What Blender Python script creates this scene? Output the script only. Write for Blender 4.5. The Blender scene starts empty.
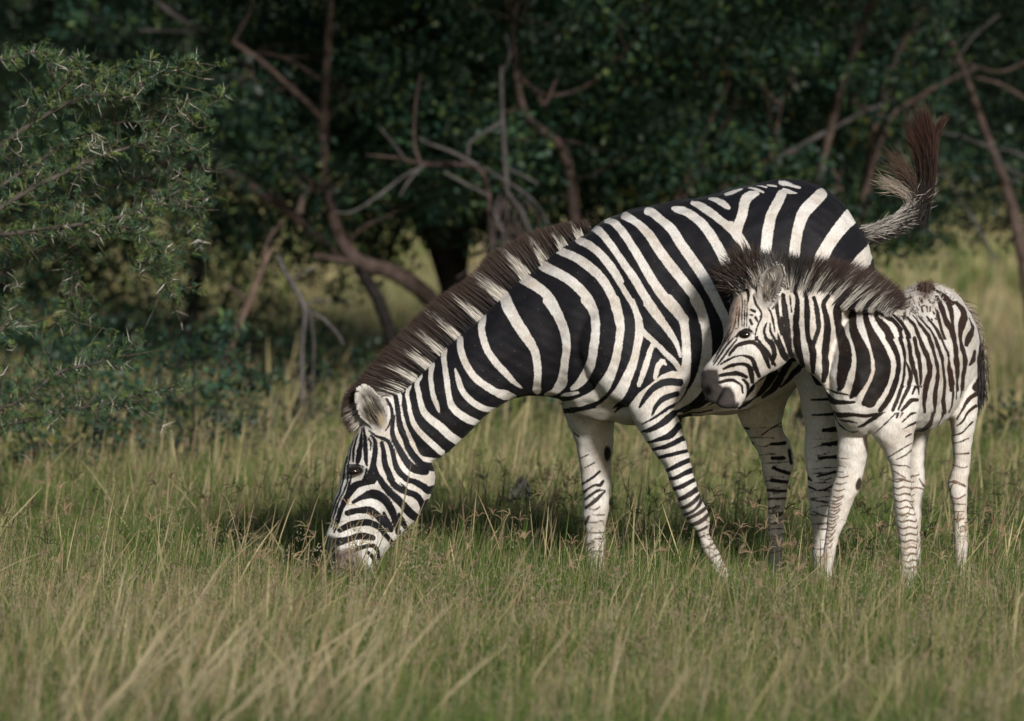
import bpy, bmesh, math, random
import numpy as np
from mathutils import Vector

# ---------------------------------------------------------------- camera, light, exposure
FPX, CAMH, DIST, HZ = 6150.0, 1.7, 20.0, 99.0
PITCH = math.atan((360.5 - HZ) / FPX)
sc = bpy.context.scene
cam_d = bpy.data.cameras.new("camera"); cam = bpy.data.objects.new("camera", cam_d)
sc.collection.objects.link(cam); sc.camera = cam
cam.location = (0, -DIST, CAMH)
cam.rotation_euler = (math.pi / 2 - PITCH, 0, 0)
cam_d.sensor_width = 36; cam_d.lens = FPX / 1024 * 36
cam_d.clip_start = 0.5; cam_d.clip_end = 3000
cam_d.dof.use_dof = True; cam_d.dof.focus_distance = 19.8; cam_d.dof.aperture_fstop = 3.5

SUN_AZ, SUN_EL = 21.0, 20.0       # degrees to the right of straight behind the camera, height
world = bpy.data.worlds.new("World"); sc.world = world; world.use_nodes = True
wn = world.node_tree.nodes; wl = world.node_tree.links
bg = wn["Background"]; sky = wn.new("ShaderNodeTexSky"); sky.sky_type = 'NISHITA'; sky.sun_disc = False
sky.sun_elevation = math.radians(SUN_EL); sky.sun_rotation = math.radians(180 - SUN_AZ)
wl.new(sky.outputs[0], bg.inputs[0]); bg.inputs[1].default_value = 0.060
sd = bpy.data.lights.new("sun", 'SUN'); sd.energy = 4.0; sd.angle = math.radians(6.0); sd.color = (1.0, 0.96, 0.905)
sun = bpy.data.objects.new("sun", sd); sc.collection.objects.link(sun)
sv = Vector((math.sin(math.radians(SUN_AZ)) * math.cos(math.radians(SUN_EL)),
             -math.cos(math.radians(SUN_AZ)) * math.cos(math.radians(SUN_EL)), math.sin(math.radians(SUN_EL))))
sun.rotation_euler = sv.to_track_quat('Z', 'Y').to_euler()
sc.view_settings.view_transform = 'Standard'; sc.view_settings.look = 'None'
sc.view_settings.gamma = 1.0; sc.view_settings.use_curve_mapping = False
sc.view_settings.exposure = 0.06
sc.render.engine = 'CYCLES'
sc.cycles.use_denoising = True
sc.cycles.max_bounces = 6; sc.cycles.diffuse_bounces = 3; sc.cycles.glossy_bounces = 2
sc.cycles.transmission_bounces = 3; sc.cycles.transparent_max_bounces = 6
sc.cycles.caustics_reflective = False; sc.cycles.caustics_refractive = False

rng = np.random.default_rng(7)
random.seed(7)
C = sc.collection

# ---------------------------------------------------------------- helpers
cp, sp = math.cos(PITCH), math.sin(PITCH)
def P(px, py, Y):
    """point at depth plane Y (metres) seen at the given place of the photograph"""
    u = (px - 512.0) / FPX; v = (360.5 - py) / FPX
    dy = cp + sp * v; dz = -sp + cp * v
    t = (Y + DIST) / dy
    return np.array([u * t, Y, CAMH + dz * t])
def ground_row(Y):
    return HZ + CAMH * FPX / (DIST + Y)
def tag(o, label=None, cat=None, group=None, kind=None):
    if label: o["label"] = label
    if cat: o["category"] = cat
    if group: o["group"] = group
    if kind: o["kind"] = kind
    return o
def empty(name, loc, label, cat, group=None):
    o = bpy.data.objects.new(name, None); C.objects.link(o); o.location = loc
    o.empty_display_size = 0.1
    return tag(o, label, cat, group)
def link_mesh(name, me, mat, parent=None):
    o = bpy.data.objects.new(name, me); C.objects.link(o)
    if mat: me.materials.append(mat)
    if parent:
        o.parent = parent; o.location = -parent.location
    return o
def arr_mesh(name, V, Q=None, T=None, col=None, smooth=False):
    me = bpy.data.meshes.new(name)
    V = np.asarray(V, dtype=np.float32).reshape(-1, 3)
    nq = 0 if Q is None else len(Q); nt = 0 if T is None else len(T)
    loops = []
    if nq: loops.append(np.asarray(Q, dtype=np.int32).ravel())
    if nt: loops.append(np.asarray(T, dtype=np.int32).ravel())
    L = np.concatenate(loops)
    st = np.concatenate([np.arange(nq) * 4, nq * 4 + np.arange(nt) * 3]).astype(np.int32)
    tot = np.concatenate([np.full(nq, 4), np.full(nt, 3)]).astype(np.int32)
    me.vertices.add(len(V)); me.vertices.foreach_set("co", V.ravel())
    me.loops.add(len(L)); me.loops.foreach_set("vertex_index", L)
    me.polygons.add(nq + nt); me.polygons.foreach_set("loop_start", st); me.polygons.foreach_set("loop_total", tot)
    if smooth: me.polygons.foreach_set("use_smooth", np.ones(nq + nt, dtype=bool))
    me.update(calc_edges=True)
    if col is not None:
        a = me.color_attributes.new("Col", 'FLOAT_COLOR', 'POINT')
        c = np.ones((len(V), 4), dtype=np.float32); c[:, :3] = np.asarray(col).reshape(-1, 3)
        a.data.foreach_set("color", c.ravel())
    return me
def unit(v):
    return v / np.maximum(np.linalg.norm(v, axis=-1, keepdims=True), 1e-9)
def ribbons(pts, width, cols, prof=None, side=None):
    """pts (N,K,3); width (N,) ; cols (N,K,3) or (N,3). Flat tapering blades / hairs."""
    N, K, _ = pts.shape
    if prof is None: prof = np.array([1.0] * (K - 1) + [0.12])
    d = unit(pts[:, -1] - pts[:, 0])
    if side is None: side = rng.normal(size=(N, 3))
    side = unit(np.cross(d, side))
    off = side[:, None, :] * (width[:, None] * 0.5 * prof[None, :])[:, :, None]
    V = np.stack([pts - off, pts + off], axis=2).reshape(N * K * 2, 3)
    base = (np.arange(N) * K * 2)[:, None] + (np.arange(K - 1) * 2)[None, :]
    base = base.ravel()
    Q = np.stack([base, base + 1, base + 3, base + 2], axis=1)
    if cols.ndim == 2: cols = np.repeat(cols[:, None, :], K, axis=1)
    col = np.repeat(cols[:, :, None, :], 2, axis=2).reshape(-1, 3)
    return V, Q, col
def cat_parts(parts):
    Vs, Qs, Cs = [], [], []; n = 0
    for V, Q, c in parts:
        Vs.append(V); Qs.append(Q + n); Cs.append(c); n += len(V)
    return np.concatenate(Vs), np.concatenate(Qs), np.concatenate(Cs)
def catmull(A, sub):
    A = np.asarray(A, float); n = len(A)
    if n < 3: 
        t = np.linspace(0, 1, sub * (n - 1) + 1)[:, None]; return A[0] * (1 - t) + A[-1] * t
    E = np.concatenate([[2 * A[0] - A[1]], A, [2 * A[-1] - A[-2]]])
    out = []
    for i in range(n - 1):
        p0, p1, p2, p3 = E[i], E[i + 1], E[i + 2], E[i + 3]
        for k in range(sub):
            t = k / sub
            out.append(0.5 * (2 * p1 + (p2 - p0) * t + (2 * p0 - 5 * p1 + 4 * p2 - p3) * t * t + (3 * p1 - p0 - 3 * p2 + p3) * t ** 3))
    out.append(A[-1]); return np.array(out)
def tube(pts, rad, sides=7, sub=4, rough=0.0, col=None):
    pts = np.asarray(pts, float); rad = np.asarray(rad, float)
    S = catmull(np.concatenate([pts, rad[:, None]], axis=1), sub)
    c, r = S[:, :3], np.maximum(S[:, 3], 0.0008)
    t = unit(np.gradient(c, axis=0))
    ref = np.array([0.31, 0.77, 0.55]); a = unit(np.cross(t, ref)); b = np.cross(t, a)
    th = np.linspace(0, 2 * np.pi, sides, endpoint=False)
    rr = r[:, None] * (1 + rough * rng.normal(size=(len(r), sides)))
    V = c[:, None, :] + rr[:, :, None] * (np.cos(th)[None, :, None] * a[:, None, :] + np.sin(th)[None, :, None] * b[:, None, :])
    n = len(c); i = np.arange(n - 1)[:, None] * sides; j = np.arange(sides)[None, :]; j2 = (j + 1) % sides
    Q = np.stack([i + j, i + j2, i + sides + j2, i + sides + j], axis=-1).reshape(-1, 4)
    V = V.reshape(-1, 3)
    cc = np.tile(np.array(col if col is not None else (1, 1, 1), float), (len(V), 1))
    return V, Q, cc

# ---------------------------------------------------------------- materials
def new_mat(name):
    m = bpy.data.materials.new(name); m.use_nodes = True
    return m, m.node_tree.nodes, m.node_tree.links, m.node_tree.nodes["Principled BSDF"]
def col_mat(name, rough=0.6, spec=0.3, trans=0.0, tint=(1, 1, 1), noise=None):
    """vertex colour material; trans = share of light through a thin leaf"""
    m, n, l, b = new_mat(name)
    a = n.new("ShaderNodeAttribute"); a.attribute_name = "Col"
    src = a.outputs["Color"]
    if noise:
        t = n.new("ShaderNodeTexNoise"); t.inputs["Scale"].default_value = noise; t.inputs["Detail"].default_value = 6
        tc = n.new("ShaderNodeNewGeometry"); l.new(tc.outputs["Position"], t.inputs["Vector"])
        mr = n.new("ShaderNodeMapRange"); mr.inputs[1].default_value = .3; mr.inputs[2].default_value = .7
        mr.inputs[3].default_value = .45; mr.inputs[4].default_value = 1.4; l.new(t.outputs[0], mr.inputs[0])
        mx = n.new("ShaderNodeVectorMath"); mx.operation = 'SCALE'; l.new(src, mx.inputs[0]); l.new(mr.outputs[0], mx.inputs["Scale"])
        src = mx.outputs[0]
        bp = n.new("ShaderNodeBump"); bp.inputs["Strength"].default_value = .5; bp.inputs["Distance"].default_value = .01
        l.new(t.outputs[0], bp.inputs["Height"]); l.new(bp.outputs[0], b.inputs["Normal"])
    l.new(src, b.inputs["Base Color"]); b.inputs["Roughness"].default_value = rough
    b.inputs["Specular IOR Level"].default_value = spec
    if trans > 0:
        tr = n.new("ShaderNodeBsdfTranslucent"); l.new(src, tr.inputs[0])
        ms = n.new("ShaderNodeMixShader"); ms.inputs[0].default_value = trans
        l.new(b.outputs[0], ms.inputs[1]); l.new(tr.outputs[0], ms.inputs[2]); l.new(ms.outputs[0], n["Material Output"].inputs[0])
    return m
def plain_mat(name, c, rough=0.5, spec=0.5):
    m, n, l, b = new_mat(name); b.inputs["Base Color"].default_value = (*c, 1); b.inputs["Roughness"].default_value = rough
    b.inputs["Specular IOR Level"].default_value = spec; return m
def coat_mat(name, white, black, brown, soft):
    m, n, l, b = new_mat(name)
    geo = n.new("ShaderNodeNewGeometry")
    at = n.new("ShaderNodeAttribute"); at.attribute_name = "stripe"
    ti = n.new("ShaderNodeAttribute"); ti.attribute_name = "Col"
    n1 = n.new("ShaderNodeTexNoise"); n1.inputs["Scale"].default_value = 160; n1.inputs["Detail"].default_value = 3
    l.new(geo.outputs["Position"], n1.inputs["Vector"])
    n2 = n.new("ShaderNodeTexNoise"); n2.inputs["Scale"].default_value = 45; n2.inputs["Detail"].default_value = 2
    l.new(geo.outputs["Position"], n2.inputs["Vector"])
    def ma(op, x, y):
        k = n.new("ShaderNodeMath"); k.operation = op
        for i, s in enumerate((x, y)):
            if isinstance(s, (int, float)): k.inputs[i].default_value = s
            else: l.new(s, k.inputs[i])
        return k.outputs[0]
    e = ma('ADD', ma('MULTIPLY', ma('SUBTRACT', n1.outputs[0], .5), 1.3 * soft), ma('MULTIPLY', ma('SUBTRACT', n2.outputs[0], .5), 1.1))
    s = ma('ADD', at.outputs["Fac"], e)
    mr = n.new("ShaderNodeMapRange"); mr.inputs[1].default_value = -.45 * soft; mr.inputs[2].default_value = .45 * soft
    l.new(s, mr.inputs[0])
    # white hair, a little dusty and uneven
    n3 = n.new("ShaderNodeTexNoise"); n3.inputs["Scale"].default_value = 9; n3.inputs["Detail"].default_value = 8
    n3.inputs["Roughness"].default_value = .7
    l.new(geo.outputs["Position"], n3.inputs["Vector"])
    w = n.new("ShaderNodeMix"); w.data_type = 'RGBA'; w.inputs[6].default_value = (white[0] * .72, white[1] * .66, white[2] * .60, 1); w.inputs[7].default_value = (*white, 1)
    mw = n.new("ShaderNodeMapRange"); mw.inputs[1].default_value = .34; mw.inputs[2].default_value = .58; l.new(n3.outputs[0], mw.inputs[0]); l.new(mw.outputs[0], w.inputs[0])
    k = n.new("ShaderNodeMix"); k.data_type = 'RGBA'; k.inputs[6].default_value = (*black, 1); k.inputs[7].default_value = (*brown, 1)
    mk_ = n.new("ShaderNodeMapRange"); mk_.inputs[1].default_value = .45; mk_.inputs[2].default_value = .75; l.new(n3.outputs[0], mk_.inputs[0]); l.new(mk_.outputs[0], k.inputs[0])
    mix = n.new("ShaderNodeMix"); mix.data_type = 'RGBA'; l.new(mr.outputs[0], mix.inputs[0]); l.new(k.outputs[2], mix.inputs[6]); l.new(w.outputs[2], mix.inputs[7])
    fin = n.new("ShaderNodeMix"); fin.data_type = 'RGBA'; l.new(ti.outputs["Alpha"], fin.inputs[0]); l.new(mix.outputs[2], fin.inputs[6]); l.new(ti.outputs["Color"], fin.inputs[7])
    # fine lie of the hair, and scattered dust flecks
    mp2 = n.new("ShaderNodeMapping"); mp2.inputs["Scale"].default_value = (260, 260, 60); mp2.inputs["Rotation"].default_value = (0, .5, 0); l.new(geo.outputs["Position"], mp2.inputs[0])
    n5 = n.new("ShaderNodeTexNoise"); n5.inputs["Scale"].default_value = 1; n5.inputs["Detail"].default_value = 4; l.new(mp2.outputs[0], n5.inputs["Vector"])
    m5 = n.new("ShaderNodeMapRange"); m5.inputs[1].default_value = .3; m5.inputs[2].default_value = .7; m5.inputs[3].default_value = .80; m5.inputs[4].default_value = 1.10; l.new(n5.outputs[0], m5.inputs[0])
    vs = n.new("ShaderNodeVectorMath"); vs.operation = 'SCALE'; l.new(fin.outputs[2], vs.inputs[0]); l.new(m5.outputs[0], vs.inputs["Scale"])
    vo = n.new("ShaderNodeTexVoronoi"); vo.inputs["Scale"].default_value = 55; l.new(geo.outputs["Position"], vo.inputs["Vector"])
    lt = ma('LESS_THAN', vo.outputs["Distance"], .085); lt2 = ma('GREATER_THAN', n3.outputs[0], .50)
    fk = ma('MULTIPLY', ma('MULTIPLY', lt, lt2), .30)
    fm = n.new("ShaderNodeMix"); fm.data_type = 'RGBA'; fm.inputs[7].default_value = (.30, .27, .24, 1); l.new(fk, fm.inputs[0]); l.new(vs.outputs[0], fm.inputs[6])
    l.new(fm.outputs[2], b.inputs["Base Color"])
    b.inputs["Roughness"].default_value = .62; b.inputs["Specular IOR Level"].default_value = .2
    b.inputs["Sheen Weight"].default_value = .03; b.inputs["Sheen Roughness"].default_value = .4
    bp = n.new("ShaderNodeBump"); bp.inputs["Strength"].default_value = .35; bp.inputs["Distance"].default_value = .004
    mp = n.new("ShaderNodeMapping"); mp.inputs["Scale"].default_value = (120, 120, 420); l.new(geo.outputs["Position"], mp.inputs[0])
    n4 = n.new("ShaderNodeTexNoise"); n4.inputs["Scale"].default_value = 1; n4.inputs["Detail"].default_value = 3; l.new(mp.outputs[0], n4.inputs["Vector"])
    l.new(n4.outputs[0], bp.inputs["Height"]); l.new(bp.outputs[0], b.inputs["Normal"])
    return m
M_grass = col_mat("grass_blades", .65, .15, .35)
M_leaf = col_mat("tree_leaves", .5, .3, .2)
M_bark = col_mat("bark", .85, .15, 0, noise=18)
M_hair = col_mat("hair", .55, .25, .12)
M_eye = plain_mat("eyeball", (.012, .007, .004), .12, .6)
M_coat_mare = coat_mat("mare_coat", (.75, .72, .68), (.008, .008, .011), (.019, .015, .015), 1.0)
M_coat_foal = coat_mat("foal_coat", (.75, .71, .66), (.012, .009, .008), (.042, .024, .017), 1.1)
# ================================================================ ZEBRAS
def loft(secs, sub=5, sides=28, ex=1.0):
    """secs: list of (centre, half axis a, half axis b); closed tube of elliptical sections"""
    A = np.array([np.concatenate([c, a, b]) for c, a, b in secs])
    S = catmull(A, sub); n = len(S)
    th = np.linspace(0, 2 * np.pi, sides, endpoint=False)
    co, si = np.cos(th), np.sin(th)
    co = np.sign(co) * np.abs(co) ** ex; si = np.sign(si) * np.abs(si) ** ex
    V = S[:, None, 0:3] + co[None, :, None] * S[:, None, 3:6] + si[None, :, None] * S[:, None, 6:9]
    V = V.reshape(-1, 3)
    i = np.arange(n - 1)[:, None] * sides; j = np.arange(sides)[None, :]; j2 = (j + 1) % sides
    Q = np.stack([i + j, i + j2, i + sides + j2, i + sides + j], axis=-1).reshape(-1, 4)
    V = np.concatenate([V, [S[0, :3]], [S[-1, :3]]])
    k = np.arange(sides); k2 = (k + 1) % sides
    T = np.concatenate([np.stack([np.full(sides, n * sides), k2, k], 1),
                        np.stack([np.full(sides, n * sides + 1), (n - 1) * sides + k, (n - 1) * sides + k2], 1)])
    return V, Q, T
def sec2(top, bot, w, Y, lat=(0, 1, 0)):
    a = P(*top, Y); b = P(*bot, Y)
    return ((a + b) / 2, (a - b) / 2, np.array(lat, float) * w)
def leg(rows, hoof_x, Y_end=None, s=1.0):
    """rows (x left, x right, y, Y, half depth); pastern and hoof are added down to the ground"""
    out = []
    for xl, xr, y, Y, w in rows:
        a = P(xl, y, Y); b = P(xr, y, Y)
        out.append(((a + b) / 2, (b - a) / 2, np.array([0, w, 0.])))
    Y = rows[-1][3]; g = ground_row(Y); hx = hoof_x
    x0 = (rows[-1][0] + rows[-1][1]) / 2
    m = lambda t: x0 + (hx - x0) * t
    for dy, r, t in ((40, 9.5, .45), (34, 11.5, .55), (26, 10.0, .75), (18, 10.5, .9), (12, 13.5, 1.0), (1.5, 16.5, 1.05)):
        c = P(m(t), g - dy * s, Y); r = r * s * .00325
        out.append((c, np.array([r, 0, 0]), np.array([0, r * .92, 0])))
    return out
def ear_mesh(path, Y, cup, thick, front):
    """path: (centre px, centre py, half width px) base to tip; a cupped shell open towards 'front'"""
    A = catmull(np.array(path, float), 4); n = len(A); m = 13
    v = np.linspace(-1, 1, m)
    f = unit(np.array(front, float))
    t2 = unit(np.gradient(A[:, :2], axis=0)); nr = np.stack([-t2[:, 1], t2[:, 0]], 1)
    out = []
    for layer in (0, 1):
        G = np.zeros((n, m, 3))
        for i in range(n):
            for j in range(m):
                k = math.sin(v[j] * math.pi / 2 * .92)
                p = P(A[i, 0] + nr[i, 0] * A[i, 2] * k, A[i, 1] + nr[i, 1] * A[i, 2] * k, Y)
                dep = cup * math.cos(v[j] * math.pi / 2 * .92) * (A[i, 2] / max(A[:, 2]))
                p = p - f * dep - f * (thick if layer else 0)
                G[i, j] = p
        out.append(G)
    V = np.concatenate([out[0].reshape(-1, 3), out[1].reshape(-1, 3)]); o = n * m; Q = []
    for i in range(n - 1):
        for j in range(m - 1):
            a = i * m + j; Q.append((a, a + 1, a + m + 1, a + m)); a += o; Q.append((a, a + m, a + m + 1, a + 1))
    for i in range(n - 1):
        for j in (0, m - 1):
            a = i * m + j; q = (a, a + m, a + m + o, a + o); Q.append(q if j == 0 else q[::-1])
    for j in range(m - 1):
        for i in (0, n - 1):
            a = i * m + j; q = (a, a + o, a + 1 + o, a + 1); Q.append(q if i == 0 else q[::-1])
    return V, np.array(Q), np.zeros((0, 3), int)
def fuse(name, pieces, voxel, smooth_it):
    Vs, Qs, Ts, n = [], [], [], 0
    for V, Q, T in pieces:
        Vs.append(V); Qs.append(Q + n); Ts.append(T + n); n += len(V)
    me = arr_mesh(name + "_raw", np.concatenate(Vs), np.concatenate(Qs), np.concatenate(Ts))
    bm = bmesh.new(); bm.from_mesh(me); bmesh.ops.recalc_face_normals(bm, faces=bm.faces); bm.to_mesh(me); bm.free()
    o = bpy.data.objects.new(name + "_raw", me); C.objects.link(o)
    md = o.modifiers.new("r", 'REMESH'); md.mode = 'VOXEL'; md.voxel_size = voxel; md.adaptivity = 0
    ms = o.modifiers.new("s", 'SMOOTH'); ms.factor = .5; ms.iterations = smooth_it
    dg = bpy.context.evaluated_depsgraph_get()
    res = bpy.data.meshes.new_from_object(o.evaluated_get(dg)); res.name = name
    bpy.data.objects.remove(o); bpy.data.meshes.remove(me)
    res.polygons.foreach_set("use_smooth", np.ones(len(res.polygons), dtype=bool))
    return res
# ---- coat pattern: strokes and patches laid over the animal's side (object space, along one fixed direction)
class Coat:
    def __init__(self, refpx, refY, base):
        self.c = P(*refpx, refY); self.d = unit(np.array([0, -DIST, CAMH]) - self.c)
        self.scale = FPX / np.linalg.norm(np.array([0, -DIST, CAMH]) - self.c)
        self.ref = refpx; self.base = base; self.ops = []
        self.ex = unit(np.cross(np.array([0, 0, 1.]), -self.d) * -1); self.ex = unit(np.array([self.d[1] * -1, self.d[0], 0])) if False else self.ex
        self.ey = np.cross(self.d, self.ex)
        if self.ex[0] < 0: self.ex = -self.ex
        if self.ey[2] < 0: self.ey = -self.ey
    def uv(self, V):
        q = V - self.c
        return np.stack([self.ref[0] + q @ self.ex * self.scale, self.ref[1] - q @ self.ey * self.scale], 1)
    def strokes(self, kind, ox, oy, s, L, k=1.0):
        for st in L:
            a = np.array([(p[0], p[1], p[2] if len(p) > 2 else 8) for p in st], float)
            a[:, 0] = ox + a[:, 0] / s; a[:, 1] = oy + a[:, 1] / s; a[:, 2] = a[:, 2] / s / 2 * k
            if len(a) > 2: a = catmull(a, 3)
            self.ops.append((kind, a))
    def patch(self, kind, ox, oy, s, pts):
        a = np.array(pts, float); a[:, 0] = ox + a[:, 0] / s; a[:, 1] = oy + a[:, 1] / s
        self.ops.append((kind + 'P', a))
    def eval(self, V, CAP=6.0):
        p = self.uv(V); d = np.full(len(p), CAP if self.base == 'W' else -CAP)
        for kind, a in self.ops:
            lo = a[:, :2].min(0) - CAP - (a[:, 2].max() if a.shape[1] > 2 else 0); hi = a[:, :2].max(0) + CAP + (a[:, 2].max() if a.shape[1] > 2 else 0)
            ix = np.where((p[:, 0] > lo[0]) & (p[:, 0] < hi[0]) & (p[:, 1] > lo[1]) & (p[:, 1] < hi[1]))[0]
            if not len(ix): continue
            q = p[ix]
            if kind[-1] == 'P':
                dist = np.full(len(q), 1e9); ins = np.zeros(len(q), bool); n = len(a)
                for i in range(n):
                    A, B = a[i], a[(i + 1) % n]; ab = B - A
                    t = np.clip(((q - A) @ ab) / max(ab @ ab, 1e-9), 0, 1)
                    dist = np.minimum(dist, np.linalg.norm(q - A - t[:, None] * ab, axis=1))
                    c1 = (A[1] > q[:, 1]) != (B[1] > q[:, 1])
                    xx = A[0] + (q[:, 1] - A[1]) / (B[1] - A[1] if abs(B[1] - A[1]) > 1e-9 else 1e-9) * ab[0]
                    ins ^= c1 & (q[:, 0] < xx)
                m = np.where(ins, dist, -dist)
            else:
                m = np.full(len(q), -1e9)
                for i in range(len(a) - 1):
                    A, B = a[i, :2], a[i + 1, :2]; ab = B - A
                    t = np.clip(((q - A) @ ab) / max(ab @ ab, 1e-9), 0, 1)
                    m = np.maximum(m, a[i, 2] * (1 - t) + a[i + 1, 2] * t - np.linalg.norm(q - A - t[:, None] * ab, axis=1))
            m = np.clip(m, -CAP, CAP)
            d[ix] = np.maximum(d[ix], m) if kind[0] == 'W' else np.minimum(d[ix], -m)
        return d
def finish_body(me, coat, mat, root, tintf, name='body', dents=()):
    V = np.zeros(len(me.vertices) * 3, np.float32); me.vertices.foreach_get("co", V); V = V.reshape(-1, 3)
    d = coat.eval(V.astype(float)); uv = coat.uv(V.astype(float))
    N0 = np.zeros(len(V) * 3, np.float32); me.vertices.foreach_get("normal", N0); N0 = N0.reshape(-1, 3)
    r0 = np.random.default_rng(5); sm = np.zeros(len(V))
    for wl_, am in ((.22, .0028), (.11, .0017), (.055, .0008)):
        for _ in range(5):
            kv = r0.normal(size=3) * 2 * math.pi / wl_ * .6; sm += am * np.sin(V @ kv + r0.random() * 6.28) / 1.6
    for cx, cy, rx, ry, an, dp in dents:
        sm = sm - dp * blob(uv, cx, cy, rx, ry, an, .9) * (V[:, 2] > .05)
    V = (V + N0 * sm[:, None]).astype(np.float32); me.vertices.foreach_set("co", V.ravel()); me.update()
    a = me.attributes.new("stripe", 'FLOAT', 'POINT'); a.data.foreach_set("value", d.astype(np.float32))
    T = tintf(V, uv, d).astype(np.float32)
    c = me.color_attributes.new("Col", 'FLOAT_COLOR', 'POINT'); c.data.foreach_set("color", T.ravel())
    N = np.zeros(len(me.vertices) * 3, np.float32); me.vertices.foreach_get("normal", N)
    o = link_mesh(name, me, mat, root)
    return o, V, N.reshape(-1, 3), d, T
def soft_in(x, lo, hi):
    t = np.clip((x - lo) / (hi - lo), 0, 1); return t * t * (3 - 2 * t)
def blob(uv, cx, cy, rx, ry, ang=0, edge=.3):
    ca, sa = math.cos(math.radians(ang)), math.sin(math.radians(ang))
    x = (uv[:, 0] - cx) * ca + (uv[:, 1] - cy) * sa; y = -(uv[:, 0] - cx) * sa + (uv[:, 1] - cy) * ca
    r = np.sqrt((x / rx) ** 2 + (y / ry) ** 2); return 1 - soft_in(r, 1 - edge, 1 + edge)
def poly_mask(uv, pts, edge):
    a = np.array(pts, float); n = len(a); dist = np.full(len(uv), 1e9); ins = np.zeros(len(uv), bool)
    for i in range(n):
        A, B_ = a[i], a[(i + 1) % n]; ab = B_ - A; t = np.clip(((uv - A) @ ab) / (ab @ ab + 1e-9), 0, 1)
        dist = np.minimum(dist, np.linalg.norm(uv - A - t[:, None] * ab, axis=1))
        c1 = (A[1] > uv[:, 1]) != (B_[1] > uv[:, 1]); dy = B_[1] - A[1]
        ins ^= c1 & (uv[:, 0] < A[0] + (uv[:, 1] - A[1]) / (dy if abs(dy) > 1e-9 else 1e-9) * ab[0])
    return soft_in(np.where(ins, dist, -dist), -edge, edge)
def mixin(T, m, col):
    """lay colour col with strength m over the tint layer"""
    A = T[:, 3]; nA = A + m * (1 - A)
    T[:, :3] = np.where(nA[:, None] > 1e-6, (T[:, :3] * (A * (1 - m))[:, None] + np.array(col) * m[:, None]) / np.maximum(nA, 1e-6)[:, None], T[:, :3])
    T[:, 3] = nA
def eyeball(px, py, Y, r, sx, root):
    c = P(px, py, Y); bm = bmesh.new(); bmesh.ops.create_uvsphere(bm, u_segments=20, v_segments=14, radius=r)
    for v in bm.verts: v.co = Vector((v.co.x * sx[0], v.co.y * sx[1], v.co.z * sx[2])) + Vector(c)
    for f in bm.faces: f.smooth = True
    me = bpy.data.meshes.new("eye"); bm.to_mesh(me); bm.free()
    return link_mesh("eye", me, M_eye, root)

# ---------------------------------------------------------------- mare: pattern
mare_coat = Coat((640, 380), -.15, 'B')
W = lambda *a: mare_coat.strokes('W', *a)
B = lambda *a: mare_coat.strokes('B', *a)
# the torso and neck are black with white stripes; belly, legs and face start white
mare_coat.patch('W', 0, 0, 1, [(365, 375), (390, 384), (398.5, 400), (400.5, 416), (404, 428.5), (409, 440), (414.5, 452), (420, 460), (445, 461), (470, 480), (470, 640), (290, 640), (290, 375)])
mare_coat.patch('W', 600, 300, 5.15, [(-200, 590), (60, 570), (135, 560), (200, 480), (270, 425), (320, 385), (370, 365), (412, 372), (415, 400), (405, 470), (378, 540), (425, 640), (560, 680), (800, 1700), (-300, 1700)])
mare_coat.patch('W', 0, 0, 1, [(690, 412), (705, 412), (738, 396), (757, 382), (775, 368), (800, 360), (815, 385), (905, 395), (905, 700), (728, 700), (700, 430)])
W(380, 280, 6.008, [[(600, 190, 40), (612, 225, 46), (608, 290, 40), (625, 360, 42), (650, 430, 42), (690, 490, 44), (725, 535, 42), (790, 600, 34), (850, 650, 12)]])
W(480, 200, 5.15, [[(120, 495, 60), (150, 555, 52), (185, 620, 50), (225, 680, 50), (260, 740, 50)],
    [(225, 405, 60), (300, 450, 52), (350, 500, 50), (390, 570, 50), (420, 640, 50), (445, 730, 46)],
    [(320, 335, 52), (400, 375, 48), (470, 420, 50), (540, 490, 50), (580, 570, 48), (595, 650, 42), (598, 735, 40)],
    [(400, 255, 40), (480, 290, 42), (550, 335, 48), (620, 400, 46), (670, 480, 45), (700, 560, 42), (718, 640, 40)],
    [(495, 190, 24), (515, 212, 40), (560, 232, 40), (620, 280, 40), (680, 350, 38), (721, 420, 36)],
    [(580, 135, 45), (610, 160, 40), (640, 190, 36)]])
W(500, 300, 5.15, [[(30, 25, 56), (60, 80, 50), (110, 160, 50), (160, 230, 45), (185, 290, 42), (195, 370, 38), (190, 430, 38), (188, 465, 44)],
    [(240, 0, 50), (290, 70, 52), (328, 150, 50), (345, 230, 42), (335, 310, 42), (325, 380, 45), (315, 430, 55), (280, 475, 36), (235, 490, 20)],
    [(440, 0, 50), (480, 60, 45), (495, 140, 40), (490, 220, 42), (475, 300, 45), (450, 370, 50), (410, 430, 40), (370, 458, 22)],
    [(590, 40, 38), (615, 90, 38), (620, 150, 38), (610, 240, 40), (590, 330, 45), (560, 410, 52), (520, 470, 58), (460, 510, 55), (400, 530, 48), (320, 548, 30)],
    [(310, 500, 8), (350, 488, 20), (400, 478, 14)],
    [(-10, 480, 40), (30, 492, 50), (70, 505, 30)],
    [(340, 600, 20), (420, 596, 34), (500, 590, 46), (590, 600, 56)]])
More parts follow.
